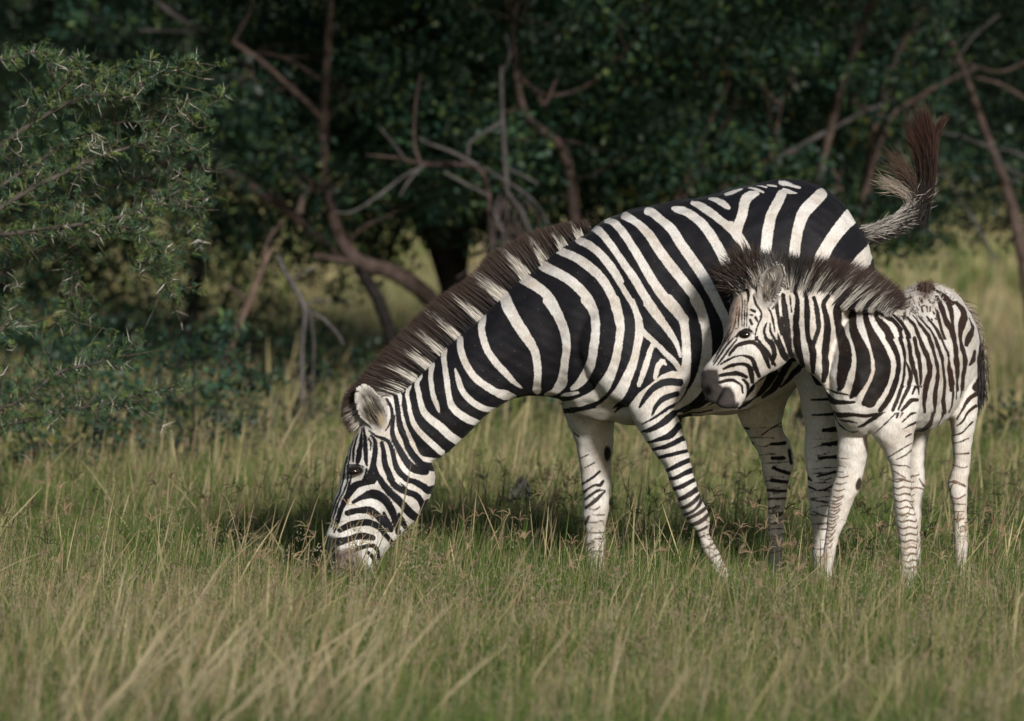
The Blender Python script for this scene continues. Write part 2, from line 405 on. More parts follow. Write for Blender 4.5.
W(600, 180, 5.15, [[(0, 385, 30), (60, 470, 28), (110, 550, 28), (160, 630, 28), (205, 721, 28)],
    [(-35, 240, 44), (0, 268, 38), (60, 340, 36), (120, 430, 38), (170, 500, 42), (220, 585, 42), (270, 660, 42), (310, 721, 42)],
    [(40, 205, 48), (85, 235, 40), (140, 305, 40), (190, 385, 42), (240, 470, 46), (285, 545, 48), (340, 620, 50), (400, 690, 50), (430, 721, 50)],
    [(130, 180, 52), (190, 222, 42), (250, 282, 48), (300, 360, 50), (360, 440, 52), (430, 530, 50), (490, 610, 50), (520, 680, 50), (532, 725, 50)],
    [(245, 155, 40), (270, 165, 46), (310, 200, 45), (370, 260, 48), (420, 340, 50), (470, 410, 52), (530, 500, 52), (580, 590, 50), (620, 670, 45), (642, 721, 42)],
    [(375, 135, 20), (410, 145, 40), (450, 160, 45), (500, 200, 48), (550, 260, 50), (600, 340, 50), (640, 420, 52), (675, 500, 52), (700, 570, 46), (720, 640, 46)],
    [(475, 113, 18), (510, 125, 34), (560, 160, 42), (620, 210, 38), (690, 270, 48)],
    [(565, 92, 16), (600, 103, 28), (640, 130, 32), (662, 146, 18)],
    [(650, 72, 20), (685, 66, 30), (705, 55, 12)]])
W(600, 300, 5.15, [[(75, 0, 44), (100, 80, 40), (105, 150, 42), (95, 240, 40), (75, 330, 46), (45, 400, 50), (5, 460, 60)],
    [(165, 10, 30), (190, 80, 32), (203, 150, 44), (190, 250, 38), (170, 330, 44), (140, 400, 50), (100, 480, 60), (40, 545, 60), (0, 570, 50)],
    [(205, 150, 34), (270, 210, 25), (330, 270, 28), (385, 320, 28), (415, 370, 22)],
    [(245, 20, 46), (290, 80, 42), (350, 160, 36), (390, 220, 26), (412, 290, 12)],
    [(350, 0, 52), (400, 60, 50), (430, 120, 44), (440, 200, 42), (445, 290, 44), (440, 380, 50), (425, 450, 52), (390, 510, 40)],
    [(485, 0, 50), (525, 80, 45), (545, 160, 48), (550, 230, 50), (545, 290, 52), (532, 370, 56), (505, 440, 56), (460, 510, 44), (395, 555, 30)],
    [(590, 0, 45), (625, 60, 45), (645, 110, 40), (655, 200, 44), (650, 300, 48), (625, 420, 50), (560, 520, 40), (480, 565, 22)],
    [(395, 588, 10), (480, 578, 14), (560, 560, 20), (640, 520, 30)],
    [(270, 235, 24), (250, 300, 30), (225, 370, 30), (200, 440, 22)],
    [(325, 318, 22), (300, 340, 28), (283, 400, 20)], [(315, 310, 16), (338, 332, 14)]])
W(730, 175, 4.807, [[(0, 245, 40), (25, 285, 48), (55, 325, 44), (80, 370, 42), (105, 430, 38), (125, 520, 36)],
    [(125, 92, 28), (95, 105, 44), (72, 130, 48), (58, 185, 46), (40, 240, 46), (30, 275, 46)],
    [(0, 92, 18), (55, 68, 14)], [(92, 60, 10), (120, 68, 14), (158, 82, 12)], [(132, 48, 10), (175, 55, 8)], [(182, 42, 10), (222, 43, 8)],
    [(238, 30, 8), (285, 36, 12), (338, 47, 10)], [(258, 55, 14), (285, 70, 26), (318, 75, 10)],
    [(250, 80, 44), (228, 130, 50), (198, 190, 50), (182, 250, 52), (172, 320, 54), (166, 390, 50), (165, 480, 50)],
    [(438, 90, 58), (400, 130, 62), (355, 180, 60), (332, 230, 54), (316, 290, 50), (308, 350, 52), (302, 420, 52), (300, 520, 52)],
    [(578, 200, 76), (532, 250, 66), (492, 300, 62), (460, 350, 62), (432, 410, 66), (415, 520, 64)],
    [(690, 330, 40), (660, 380, 60), (630, 430, 80), (570, 500, 76), (530, 600, 60)], [(700, 520, 50), (640, 600, 60), (600, 700, 50)]])
W(400, 340, 7.21, [[(435, 0, 50), (437, 50, 48), (452, 120, 50), (490, 200, 50), (540, 270, 50), (610, 330, 50), (680, 370, 50), (725, 392, 48)],
    [(398, 212, 14), (420, 290, 40), (450, 370, 42), (500, 430, 45), (560, 475, 45), (620, 495, 40), (690, 495, 24)],
    [(300, 40, 50), (315, 90, 46), (310, 130, 42), (320, 200, 42), (335, 300, 42), (350, 400, 42), (372, 480, 50), (430, 535, 55), (500, 575, 55), (570, 600, 36)],
    [(200, 140, 48), (215, 175, 46), (205, 230, 36), (215, 310, 36), (235, 400, 36), (260, 470, 36), (278, 522, 14)],
    [(110, 220, 44), (125, 255, 42), (110, 310, 36), (125, 380, 38), (140, 450, 40), (165, 520, 48), (220, 580, 55), (290, 630, 60), (350, 690, 60), (420, 740, 60)],
    [(30, 295, 44), (50, 330, 42), (40, 385, 26), (55, 460, 28), (70, 540, 32), (95, 610, 38), (140, 670, 42), (200, 730, 45), (290, 810, 45)]])
W(320, 380, 7.21, [[(500, 30, 30), (540, 75, 38), (562, 120, 38), (565, 175, 28), (580, 260, 32), (605, 350, 36), (640, 430, 40), (680, 515, 45), (725, 575, 45), (860, 590, 40)]])
B(320, 380, 7.21, [[(480, 30, 25), (530, 110, 28), (550, 190, 30), (560, 280, 32), (580, 360, 34), (610, 430, 36), (640, 500, 42), (680, 560, 46), (740, 620, 46), (860, 640, 50)],
    [(470, 145, 18), (505, 200, 20), (520, 300, 26), (515, 370, 28), (530, 430, 32), (560, 490, 36), (600, 560, 42), (640, 620, 46), (690, 650, 50), (760, 665, 44)],
    [(455, 180, 10), (490, 180, 14), (505, 200, 14)], [(505, 285, 10), (490, 330, 14), (465, 370, 10)],
    [(350, 370, 12), (400, 408, 16), (450, 425, 20), (490, 450, 24), (515, 510, 28), (530, 570, 30), (550, 640, 34), (590, 690, 36), (640, 730, 34)],
    [(440, 455, 22), (455, 520, 30), (460, 590, 36), (480, 650, 38), (515, 725, 38)],
    [(365, 405, 14), (395, 450, 22), (392, 530, 32), (378, 600, 34), (365, 650, 30), (340, 700, 28)], [(385, 620, 24), (405, 680, 30), (440, 725, 30)],
    [(345, 425, 12), (366, 460, 14), (360, 510, 8)], [(310, 345, 14), (318, 400, 18), (325, 450, 26), (325, 520, 28), (325, 580, 24), (332, 620, 12)],
    [(300, 350, 10), (296, 400, 15), (290, 470, 26), (276, 540, 34), (264, 595, 30)], [(272, 395, 8), (250, 460, 14), (236, 530, 16), (230, 595, 12)],
    [(232, 440, 7), (215, 520, 10), (204, 585, 11)], [(195, 560, 6), (180, 610, 8)],
    [(178, 632, 10), (215, 618, 10), (260, 618, 12), (305, 630, 12)], [(328, 640, 12), (322, 685, 14), (298, 730, 14)]], 1.25)
B(310, 480, 6.557, [[(395, -5, 60), (345, 22, 30), (290, 40, 38), (250, 90, 34), (215, 160, 28), (190, 230, 20), (165, 300, 14), (145, 350, 12)],
    [(278, 150, 18), (330, 120, 26), (395, 98, 46), (455, 110, 45), (508, 160, 40), (540, 230, 36), (560, 300, 32), (572, 355, 28)],
    [(238, 222, 28), (310, 205, 30), (380, 203, 38), (430, 230, 34), (470, 280, 30), (525, 335, 22)],
    [(185, 335, 28), (260, 300, 34), (340, 285, 34), (400, 290, 32), (450, 320, 28), (490, 370, 24), (525, 415, 20)],
    [(172, 415, 45), (240, 398, 30), (300, 378, 30), (350, 375, 36), (405, 385, 26)],
    [(180, 505, 30), (240, 490, 25), (300, 460, 20), (370, 438, 22), (412, 442, 22), (436, 480, 18), (436, 525, 16)],
    [(450, -10, 30), (490, 50, 34), (540, 100, 36), (590, 150, 38), (630, 200, 42), (680, 250, 40), (725, 275, 36)],
    [(518, -10, 28), (560, 45, 30), (620, 78, 30), (680, 100, 32), (720, 140, 32), (742, 190, 30), (732, 225, 26)],
    [(590, 20, 8), (625, 62, 14)], [(620, 0, 20), (680, 15, 30), (740, 50, 35), (775, 75, 40), (830, 62, 46)], [(800, 150, 30), (765, 170, 40)],
    [(578, 228, 14), (600, 280, 30), (622, 322, 24)], [(478, 220, 14), (500, 270, 22), (535, 325, 18)], [(545, 425, 18), (590, 395, 14)],
    [(370, 480, 18), (402, 520, 20), (410, 570, 14)],
    [(232, -150, 7), (215, -30, 9), (185, 90, 9), (140, 210, 9), (100, 310, 8), (85, 350, 8)], [(245, -120, 7), (232, 20, 9), (198, 110, 9), (155, 220, 9), (118, 320, 8)],
    [(262, -60, 8), (245, 40, 12), (215, 120, 9), (172, 230, 9), (135, 330, 8)]], 1.38)
B(600, 300, 5.15, [[(75, 585, 8), (120, 545, 24), (165, 490, 36)], [(205, 550, 14), (235, 500, 28), (280, 450, 34), (340, 422, 40), (412, 425, 40)],
    [(268, 592, 12), (290, 545, 24), (330, 505, 30), (395, 483, 28)], [(215, 640, 6), (290, 600, 14), (350, 560, 20), (378, 545, 22)],
    [(240, 682, 10), (300, 650, 26), (350, 620, 30), (388, 588, 20)], [(305, 717, 14), (360, 690, 24), (400, 660, 32), (412, 636, 18)],
    [(540, 345, 0.5), (500, 200, 2)], [(560, 515, 24), (500, 545, 26), (440, 565, 20), (385, 575, 12)], [(580, 572, 8), (500, 585, 9), (420, 592, 7)]])
B(540, 390, 3.435, [[(345, 145, 4), (400, 125, 13), (440, 100, 18), (465, 80, 16)], [(355, 185, 4), (400, 172, 10), (450, 155, 16), (482, 125, 16)],
    [(375, 208, 6), (430, 195, 12), (495, 165, 14)], [(395, 238, 8), (440, 225, 10), (505, 208, 10)], [(418, 285, 6), (460, 265, 12), (515, 240, 12)],
    [(430, 310, 8), (470, 300, 10), (522, 275, 14)], [(442, 345, 8), (490, 330, 12), (535, 305, 10)], [(455, 385, 8), (500, 365, 12), (540, 340, 14)],
    [(470, 410, 6), (510, 395, 10), (550, 360, 10)], [(490, 430, 5), (530, 410, 8), (555, 375, 10)], [(500, 445, 6), (545, 420, 10), (575, 400, 8)],
    [(510, 465, 8), (550, 450, 12), (580, 425, 10)], [(530, 490, 5), (575, 470, 8)], [(540, 510, 4), (565, 500, 5)], [(560, 545, 3), (600, 525, 4)], [(580, 580, 3), (620, 560, 4)],
    [(140, 330, 5), (180, 305, 7), (205, 285, 7)], [(145, 357, 7), (185, 332, 6), (205, 332, 10), (216, 318, 8)], [(150, 382, 8), (195, 352, 7), (225, 350, 3)],
    [(155, 412, 8), (190, 385, 10), (225, 355, 6)], [(155, 468, 8), (170, 440, 6)], [(135, 240, 3), (165, 225, 3)], [(150, 272, 3), (185, 255, 4)], [(110, 150, 3), (130, 165, 4)], [(150, 545, 4), (185, 530, 4)],
    [(680, 130, 12), (720, 136, 6)], [(700, 180, 14), (732, 190, 7)], [(765, 160, 4), (838, 112, 4)], [(800, 190, 8), (845, 185, 10)], [(800, 240, 9), (842, 236, 10)],
    [(760, 318, 10), (775, 330, 6)], [(805, 272, 8), (860, 290, 10)], [(800, 315, 10), (865, 322, 9)], [(785, 350, 8), (858, 353, 8)], [(785, 380, 6), (852, 378, 6)],
    [(820, 440, 8), (848, 428, 8)], [(790, 415, 5), (830, 405, 5)], [(860, 210, 8), (867, 255, 8)], [(790, 470, 5), (835, 460, 5)]], 1.4)
B(740, 360, 3.004, [[(250, 210, 9), (298, 205, 13)], [(245, 252, 6), (296, 248, 11)], [(235, 293, 5), (290, 290, 9)], [(195, 352, 9), (210, 362, 5)], [(230, 350, 4), (285, 335, 7)],
    [(200, 380, 6), (240, 392, 4), (285, 375, 6)], [(210, 420, 4), (275, 428, 5)], [(215, 455, 4), (260, 470, 4)], [(215, 165, 4), (290, 160, 8)], [(210, 120, 4), (290, 115, 8)]], 1.4)
# faint broken bands low on the legs
_r = np.random.default_rng(21)
for (xa, xb, ya, yb, st) in ((698, 735, 520, 585, 7), (584, 609, 500, 575, 9), (765, 787, 470, 560, 7), (806, 838, 440, 570, 8), (745, 788, 428, 470, 9)):
    y = ya
    while y < yb:
        t = (y - ya) / (yb - ya); x0 = xa + (t * 24 if xa == 698 else 0); w_ = (xb - xa) * (.55 if xa == 698 else 1); a0 = x0 + w_ * _r.uniform(-.1, .35); a1 = x0 + w_ * _r.uniform(.6, 1.1)
        B(0, 0, 1, [[(a0, y + _r.normal(), .5), ((a0 + a1) / 2, y + _r.normal() * 1.5 - 1, _r.uniform(.8, 1.6)), (a1, y - 2 + _r.normal(), _r.uniform(.5, 2.2))]])
        y += st * _r.uniform(.6, 1.4)
B(690, 320, 6.555, [[(545, 345, 62), (500, 420, 50), (450, 485, 32)], [(640, 285, 55), (603, 360, 50), (550, 440, 42), (480, 505, 26)], [(730, 285, 40), (650, 385, 26), (590, 435, 14)],
    [(410, 430, 30), (360, 490, 32), (320, 540, 26)], [(445, 495, 18), (380, 550, 20), (320, 580, 12)]])

# ---------------------------------------------------------------- mare: body
mare = empty("zebra", (0.45, 0, 0), "large adult zebra grazing with its head down, dark tail flicked up over its rump", "zebra", "zebras in the grass clearing")
pc = []
pc.append(loft([sec2((372, 396), (400, 430), .03, 0), sec2((376, 396), (414, 448), .07, 0), sec2((366, 412), (433, 466), .092, 0), sec2((350, 445), (434, 486), .104, 0), sec2((342, 474), (427, 508), .095, 0),
    sec2((335, 501), (410, 528), .078, 0), sec2((328, 524), (393, 545), .064, 0), sec2((323, 545), (379, 560), .058, 0), sec2((325, 565), (372, 574), .054, 0), sec2((335, 582), (362, 583), .03, 0)], ex=.93))
pc.append(loft([sec2((366, 404), (392, 440), .045, 0), sec2((374, 398), (405, 448), .066, 0), sec2((383, 393), (418, 456), .07, 0), sec2((390, 390), (430, 463), .075, 0), sec2((409, 381), (448, 451), .082, 0), sec2((432, 359), (471, 430), .094, 0), sec2((463, 331), (493, 410), .11, 0),
    sec2((500, 298), (521, 398), .135, 0), sec2((540, 264), (550, 397), .165, 0), sec2((577, 237), (585, 415), .20, 0), sec2((620, 213), (625, 422), .22, 0), sec2((650, 225), (655, 400), .12, 0)], ex=.95))
pc.append(loft([sec2((562, 280), (552, 385), .09, 0), sec2((574, 245), (570, 411), .17, 0), sec2((596, 223), (592, 419), .215, 0), sec2((625, 210.5), (622, 424), .245, 0), sec2((660, 204), (660, 424), .265, 0),
    sec2((700, 196.5), (705, 416), .28, 0), sec2((740, 186), (745, 409), .29, 0), sec2((780, 180.5), (785, 394), .285, 0), sec2((810, 183), (812, 382), .27, 0), sec2((835, 197), (835, 376), .25, 0),
    sec2((853, 218), (853, 360), .21, 0), sec2((866, 241), (864, 340), .16, 0), sec2((873, 262), (871, 312), .09, 0), sec2((875, 275), (874, 295), .03, 0)], ex=.93))
# shoulder, elbow and thigh masses
pc.append(loft([(P(612, 262, -.10), np.array([.03, 0, .05]), np.array([0, .05, 0])), (P(618, 300, -.14), np.array([.11, 0, .02]), np.array([0, .09, 0])), (P(625, 345, -.165), np.array([.155, 0, .02]), np.array([0, .10, 0])),
    (P(645, 385, -.175), np.array([.15, 0, .01]), np.array([0, .095, 0])), (P(658, 410, -.18), np.array([.10, 0, 0]), np.array([0, .08, 0]))]))
NF = [(618, 688, 398, -.185, .09), (628, 682, 414, -.19, .085), (641, 684, 433, -.19, .075), (653, 689, 454, -.19, .063), (664, 694, 474, -.19, .053), (675, 701, 497, -.19, .047), (686, 709.5, 517, -.19, .044), (695, 711, 533, -.19, .034), (703, 718, 551, -.19, .029), (712, 726, 568, -.19, .028)]
FF = [(558, 616, 402, .17, .085), (567, 614, 424, .17, .078), (575, 612, 448, .17, .062), (580, 611, 475, .17, .05), (581.5, 611, 497, .17, .048), (583, 609, 512, .17, .042), (585, 607, 535, .17, .034), (585.5, 607.5, 568, .17, .031)]
NH = [(778, 872, 330, -.13, .12), (790, 868, 362, -.15, .105), (798, 860, 390, -.16, .085), (804, 850, 415, -.16, .066), (805, 844, 438, -.16, .052), (805, 847, 457, -.16, .047), (805.5, 843, 474, -.16, .042), (807, 835, 495, -.16, .034), (809, 832, 520, -.16, .031), (811, 832, 565, -.16, .031)]
FH = [(742, 822, 345, .14, .11), (738, 806, 375, .15, .10), (735, 786, 402, .15, .08), (743, 782, 428, .15, .06), (753, 791, 447, .15, .05), (759, 792.5, 462, .15, .046), (764, 789, 482, .15, .04), (767, 785, 507, .15, .033), (769, 783, 540, .15, .030), (769, 783, 568, .15, .030)]
for R, hx in ((NF, 738), (FF, 592), (NH, 816), (FH, 770)): pc.append(loft(leg(R, hx)))
# dock of the tail
tl = [(852, 240, 10), (866, 235, 9), (882, 229, 7.5), (898, 221, 7), (911, 210, 6.5), (920, 197, 5.5), (924, 182, 4)]
def tube_secs(pts, Y0, Y1, k=.00325):
    n = len(pts); o = []
    for i, (x, y, r) in enumerate(pts):
        Y = Y0 + (Y1 - Y0) * i / (n - 1); a = np.array(pts[max(i - 1, 0)][:2], float); b = np.array(pts[min(i + 1, n - 1)][:2], float)
        d = unit(b - a); o.append((P(x, y, Y), np.array([d[1], 0, d[0]]) * r * k, np.array([0, 1, 0]) * r * k))
    return o
pc.append(loft(tube_secs(tl, 0, 0)))
# ears: the near one turned sideways to us, the far one behind the forelock
ear = [(379, 429, 6.5), (377, 420, 11), (371, 409, 13.2), (366, 398, 11.5), (362, 390, 7), (360, 386.5, 2)]
pc.append(ear_mesh(ear, -.088, .034, .010, (-.15, -1, .1)))
pc.append(ear_mesh([(x - 14, y + 3, w * .8) for x, y, w in ear], .075, .02, .011, (-.5, .8, .1)))
me = fuse("mare_body", pc, .0050, 11)
def mare_tint(V, uv, d):
    T = np.zeros((len(V), 4)); nz = rng.normal(size=len(V)) * .0
    muz = poly_mask(uv, [(318, 534), (334, 538), (337, 549), (346, 560), (356, 569), (371, 572), (371, 590), (318, 590)], 2.2); mixin(T, muz * .97, (.020, .017, .017))
    mixin(T, poly_mask(uv, [(335, 552), (347, 549), (357, 553), (362, 563), (373, 573), (373, 592), (330, 592)], 2.5) * .85, (.13, .10, .09))
    mixin(T, blob(uv, 352, 566, 12, 1.6, 35, .6) * .9, (.01, .008, .008))
    # eye socket
    mixin(T, blob(uv, 354.5, 471, 9, 5.4, 4, .25), (.008, .007, .007))
    # inside of the near ear
    near = V[:, 1] < -.03
    e = blob(uv, 370, 409, 16.5, 24, -24, .12) * near
    mixin(T, e, (.44, .41, .37))
    mixin(T, blob(uv, 371, 410, 9.5, 19, -24, .35) * near * .9, (.075, .066, .058))
    mixin(T, blob(uv, 366, 403, 4.5, 6, -30, .5) * near * .8, (.6, .57, .5))
    mixin(T, blob(uv, 374, 415, 4.2, 13, -24, .3) * near * .95, (.018, .012, .01))
    mixin(T, blob(uv, 380, 420, 3.5, 9, -24, .6) * near * .75, (.42, .33, .22))
    for ex_, ey_, ln_, an_ in ((363, 398, 6, 50), (366, 406, 7, 62), (369, 414, 6, 70), (377, 408, 8, 58), (372, 398, 6, 40)):
        mixin(T, blob(uv, ex_, ey_, ln_, 1.3, an_, .7) * near * .8, (.03, .024, .02))
    # chestnut on the inside of the far foreleg; hooves
    mixin(T, blob(uv, 607.5, 455, 3.2, 8, 0, .2) * (V[:, 1] > 0), (.012, .01, .01))
    mixin(T, 1 - soft_in(V[:, 2], .05, .062), (.05, .042, .036))
    # dusty brown wash low on the legs, a few thorn scars
    mixin(T, (1 - soft_in(V[:, 2], .10, .6)) * .42 * (V[:, 0] > -.2) * (d > -.6), (.34, .28, .22))
    mixin(T, (1 - soft_in(V[:, 2], .25, .5)) * (V[:, 0] > 0) * (d < .1) * .55, (.13, .095, .075))
    # dark hair at the end of the dock
    mixin(T, blob(uv, 924, 188, 9, 16, 0, .5) * .9, (.05, .035, .03))
    mixin(T, blob(uv, 892, 223, 24, 10, -35, .3) * .8, (.35, .32, .29))
    return T
mare_o, MV, MN, Md, MT = finish_body(me, mare_coat, M_coat_mare, mare, mare_tint, dents=[(331, 561, 4, 7, -20, .010), (345, 575, 18, 2, 18, .006), (354, 480, 10, 4, 0, .004), (345, 520, 8, 22, 12, -.004), (413, 484, 14, 22, 25, -.006), (372, 500, 26, 5, 50, .004),
    (640, 372, 60, 8, -62, .010), (690, 372, 6, 60, 0, .008), (553, 340, 10, 60, -8, .008), (520, 360, 70, 7, -35, .006), (660, 470, 5, 16, -14, .004), (772, 440, 4, 30, -8, .005),
    (692, 512, 11, 10, -20, -.007), (596, 512, 11, 10, 0, -.007), (681, 492, 12, 5, -20, .003), (703, 534, 8, 6, -20, .003), (596, 495, 12, 5, 0, .003), (596, 534, 11, 7, 0, .003), (787, 458, 6, 11, -10, -.006), (772, 470, 5, 18, -6, .005), (765, 520, 3, 30, 0, .003), (600, 545, 2.5, 34, 0, .003)])
eyeball(354, 471.5, -.086, .021, (1, .8, .62), mare)
eyeball(354, 471.5, .086, .021, (1, .8, .62), mare)

# ---- hair helpers
def ear_hair(N, px, py, ax, ay, Y, spread, ln, root, cols):
    b0 = np.array([P(px, py, Y)]) + rng.normal(size=(N, 3)) * np.array([spread * .6, .002, spread])
    tip = b0 + (P(px + ax, py + ay, Y) - P(px, py, Y))[None] * rng.uniform(.4, 1, (N, 1)) * ln + rng.normal(size=(N, 3)) * .006 + np.array([0, -.006, 0])
    u = np.linspace(0, 1, 4)[None, :, None]; pt = b0[:, None] * (1 - u) + tip[:, None] * u
    V_, Q_, c_ = ribbons(pt, np.full(N, .0011), np.array(cols)[rng.integers(0, len(cols), N)] * rng.uniform(.7, 1.1, (N, 1)), None, np.array([0, 1., 0]) + rng.normal(size=(N, 3)) * .3)
    link_mesh("ear_hair", arr_mesh("ear_hair", V_, Q_, None, c_), M_hair, root)
def hair_strands(roots, tips, N, jr, jt, K=5, bend=(0, 0, 0), width=.0016, yj=.02):
    """interpolate along matching root / tip curves and scatter strands between them"""
    R = catmull(np.array(roots), 8); T = catmull(np.array(tips), 8)
    s = rng.uniform(0, len(R) - 1.001, N); i = s.astype(int); f = (s - i)[:, None]
    r = R[i] * (1 - f) + R[i + 1] * f; t = T[i] * (1 - f) + T[i + 1] * f
    r = r + rng.normal(size=(N, 3)) * jr; r[:, 1] += rng.normal(size=N) * yj
    L = (1.03 - .42 * rng.random(N) ** 2.2)[:, None]
    t = r + (t - (R[i] * (1 - f) + R[i + 1] * f)) * L + rng.normal(size=(N, 3)) * jt
    u = np.linspace(0, 1, K)[None, :, None]
    bd = np.array(bend)[None, None, :] * (u * (1 - u))
    wob = rng.normal(size=(N, 1, 3)) * .006 * np.sin(u * 3.0)
    return r[:, None, :] * (1 - u) + t[:, None, :] * u + bd + wob * u, np.full(N, width) * rng.uniform(.6, 1.4, N), s / len(R)
def facing(N):
    return np.array([0, 1., 0]) + rng.normal(size=(N, 3)) * .35
# mare mane
mr = [(366, 418), (374, 400), (386, 394), (400, 394), (409, 386), (419, 376), (432, 363), (446, 350), (463, 335), (478, 321), (501, 302), (522, 283), (546, 268), (561, 254), (577, 242), (591, 230)]
mt = [(349, 434), (340, 418), (341, 399), (355, 379), (366, 367), (379, 352), (394, 336), (410, 319), (426, 304), (443, 291), (466, 275), (491, 250), (522, 234), (543, 227), (565, 222), (584, 221)]
pts, wd, s = hair_strands([P(x, y, 0) for x, y in mr], [P(a[0] + (b_[0] - a[0]) * .92, a[1] + (b_[1] - a[1]) * .92, 0) for a, b_ in zip(mr, mt)], 34000, .002, .0042, 6, (0, 0, .01), .0014, .015)
def strand_cols(pts, coat, frac, dark, white, look=(0, 0, 0)):
    N, K, _ = pts.shape
    q = pts[:, 0] + np.array(look); d = coat.eval(q)
    wroot = d + rng.normal(size=N) * .5 > 0
    fr = np.clip(rng.uniform(*frac, N) * (.55 + .6 * np.clip(d / 3.5, 0, 1)), 0, 1); u = np.linspace(0, 1, K)
    m = (u[None, :] < fr[:, None]) & wroot[:, None]
    g = np.clip(u * 1.25 - .1, 0, 1)[None, :, None]; dk = (np.array([[[.010, .008, .008]]]) * (1 - g) + np.array(dark)[None, None, :] * g) * rng.uniform(.5, 1.6, (N, 1, 1)); wh = np.array(white)[None, :] * rng.uniform(.75, 1.1, (N, 1))
    return np.where(m[:, :, None], wh[:, None, :], dk)
tipdark = (.050, .029, .021)
cols = strand_cols(pts, mare_coat, (.42, .8), tipdark, (.70, .65, .58), (.006, 0, -.012))
V_, Q_, c_ = ribbons(pts, wd, cols, np.array([1, 1, .95, .8, .55, .15]), facing(len(pts)))
link_mesh("mane", arr_mesh("mare_mane", V_, Q_, None, c_), M_hair, mare)
# mare tail: short pale hair on the dock, long dark brush thrown upwards
parts = []
dk = catmull(np.array([P(x, y, 0) for x, y, r in tl]), 6)
N = 8000; s = rng.beta(1.2, 1.0, N) * (len(dk) - 2); i = s.astype(int)
r = dk[i] + rng.normal(size=(N, 3)) * .010
tan = unit(dk[i + 1] - dk[i]); ln = .03 + .05 * rng.random(N)
t = r + tan * ln[:, None] + rng.normal(size=(N, 3)) * .010 + np.array([0.004, 0, -.008])
u = np.linspace(0, 1, 4)[None, :, None]; pt = r[:, None] * (1 - u) + t[:, None] * u
up = (r[:, 2:3] - dk[i][:, 2:3]) / .010
pw_ = np.clip(.42 + .25 * up - .5 * np.clip(s[:, None] / len(dk) - .4, 0, 1), .0, .8)
cc = np.where(rng.random((N, 1)) < pw_, np.array([[.52, .48, .43]]), np.array([[.03, .024, .022]])) * rng.uniform(.5, 1.1, (N, 1))
parts.append(ribbons(pt, np.full(N, .0014), cc, None, facing(N)))
def brush(N, start, ctrl, end, js, jc, je, width, cA, cB, K=9):
    s0 = np.array(start) + rng.normal(size=(N, 3)) * js; c0 = np.array(ctrl) + rng.normal(size=(N, 3)) * jc
    e0 = np.array(end) + rng.normal(size=(N, 3)) * je
    # strand ends vary: cut each strand at a random share of its length
    cut = rng.uniform(.55, 1.0, N)[:, None, None]
    u = np.linspace(0, 1, K)[None, :, None] * cut
    pt = s0[:, None] * (1 - u) ** 2 + 2 * c0[:, None] * u * (1 - u) + e0[:, None] * u ** 2
    cc = np.array(cA)[None, None] * (1 - u) + np.array(cB)[None, None] * u
    cc = cc * rng.uniform(.5, 1.6, (N, 1, 1))
    return ribbons(pt, np.full(N, width), cc, None, facing(N))
TD = (.010, .008, .007)
parts.append(brush(3000, P(921, 207, 0), P(940, 168, -.01), P(919, 112, -.03), (.010, .012, .026), (.010, .02, .016), (.022, .03, .030), .0012, TD, (.050, .023, .016)))
parts.append(brush(900, P(920, 200, 0), P(931, 160, -.01), P(904, 124, -.03), (.010, .012, .02), (.010, .02, .016), (.010, .03, .034), .0011, TD, (.055, .028, .019)))
parts.append(brush(420, P(924, 190, 0), P(927, 138, 0), P(949, 114, 0), (.008, .012, .02), (.008, .015, .02), (.008, .03, .010), .0011, TD, (.05, .025, .017)))
parts.append(brush(330, P(918, 198, 0), P(913, 172, 0), P(886, 158, -.02), (.012, .012, .016), (.014, .02, .02), (.030, .03, .035), .0011, (.03, .022, .017), (.11, .07, .05)))
parts.append(brush(230, P(915, 204, 0), P(902, 186, 0), P(876, 180, -.02), (.012, .012, .014), (.014, .02, .014), (.020, .03, .022), .0011, (.25, .22, .19), (.30, .25, .19)))
V_, Q_, c_ = cat_parts(parts)
link_mesh("tail_hair", arr_mesh("mare_tail", V_, Q_, None, c_), M_hair, mare)
# short coat hair, coloured by the stripe it grows in
def coat_fur(name, V, Nn, d, T, N, ln, width, flow, root, white, black, zmin=.08, sel=None, lift=.35):
    pr = np.ones(len(V)) if sel is None else sel(V)
    pr = pr * (V[:, 2] > zmin); pr /= pr.sum()
    i = rng.choice(len(V), N, p=pr)
    v = V[i].astype(float); n = Nn[i].astype(float)
    v = v + np.cross(n, rng.normal(size=(N, 3))) * .003
    fl = unit(np.array(flow)[None, :] + rng.normal(size=(N, 3)) * .35); fl = unit(fl - n * (fl * n).sum(1, keepdims=True))
    dr = unit(fl + n * lift * rng.uniform(.4, 1.3, (N, 1)))
    L = ln * rng.uniform(.6, 1.5, N)[:, None]
    pt = np.stack([v - n * .001, v + dr * L * .55, v + unit(dr + fl * .4) * L], 1)
    w = d[i] + rng.normal(size=N) * .45 > 0
    c = np.where(w[:, None], np.array([white]), np.array([black])) * rng.uniform(.75, 1.2, (N, 1))
    a = T[i, 3:4]; c = c * (1 - a) + T[i, :3] * a
    V_, Q_, c_ = ribbons(pt, np.full(N, width), c, None, n + rng.normal(size=(N, 3)) * .15)
    return link_mesh(name, arr_mesh(name, V_, Q_, None, c_), M_hair, root)
#coat_fur("coat_hair", MV, MN, Md, MT, 60000, .010, .0016, (.7, 0, -.6), mare, (.70, .65, .59), (.016, .014, .016), lift=.22)

ear_hair(120, 374, 416, -8, -13, -.082, .014, 1.1, mare, [(.26, .22, .17), (.16, .13, .10), (.03, .025, .02), (.03, .025, .02)])
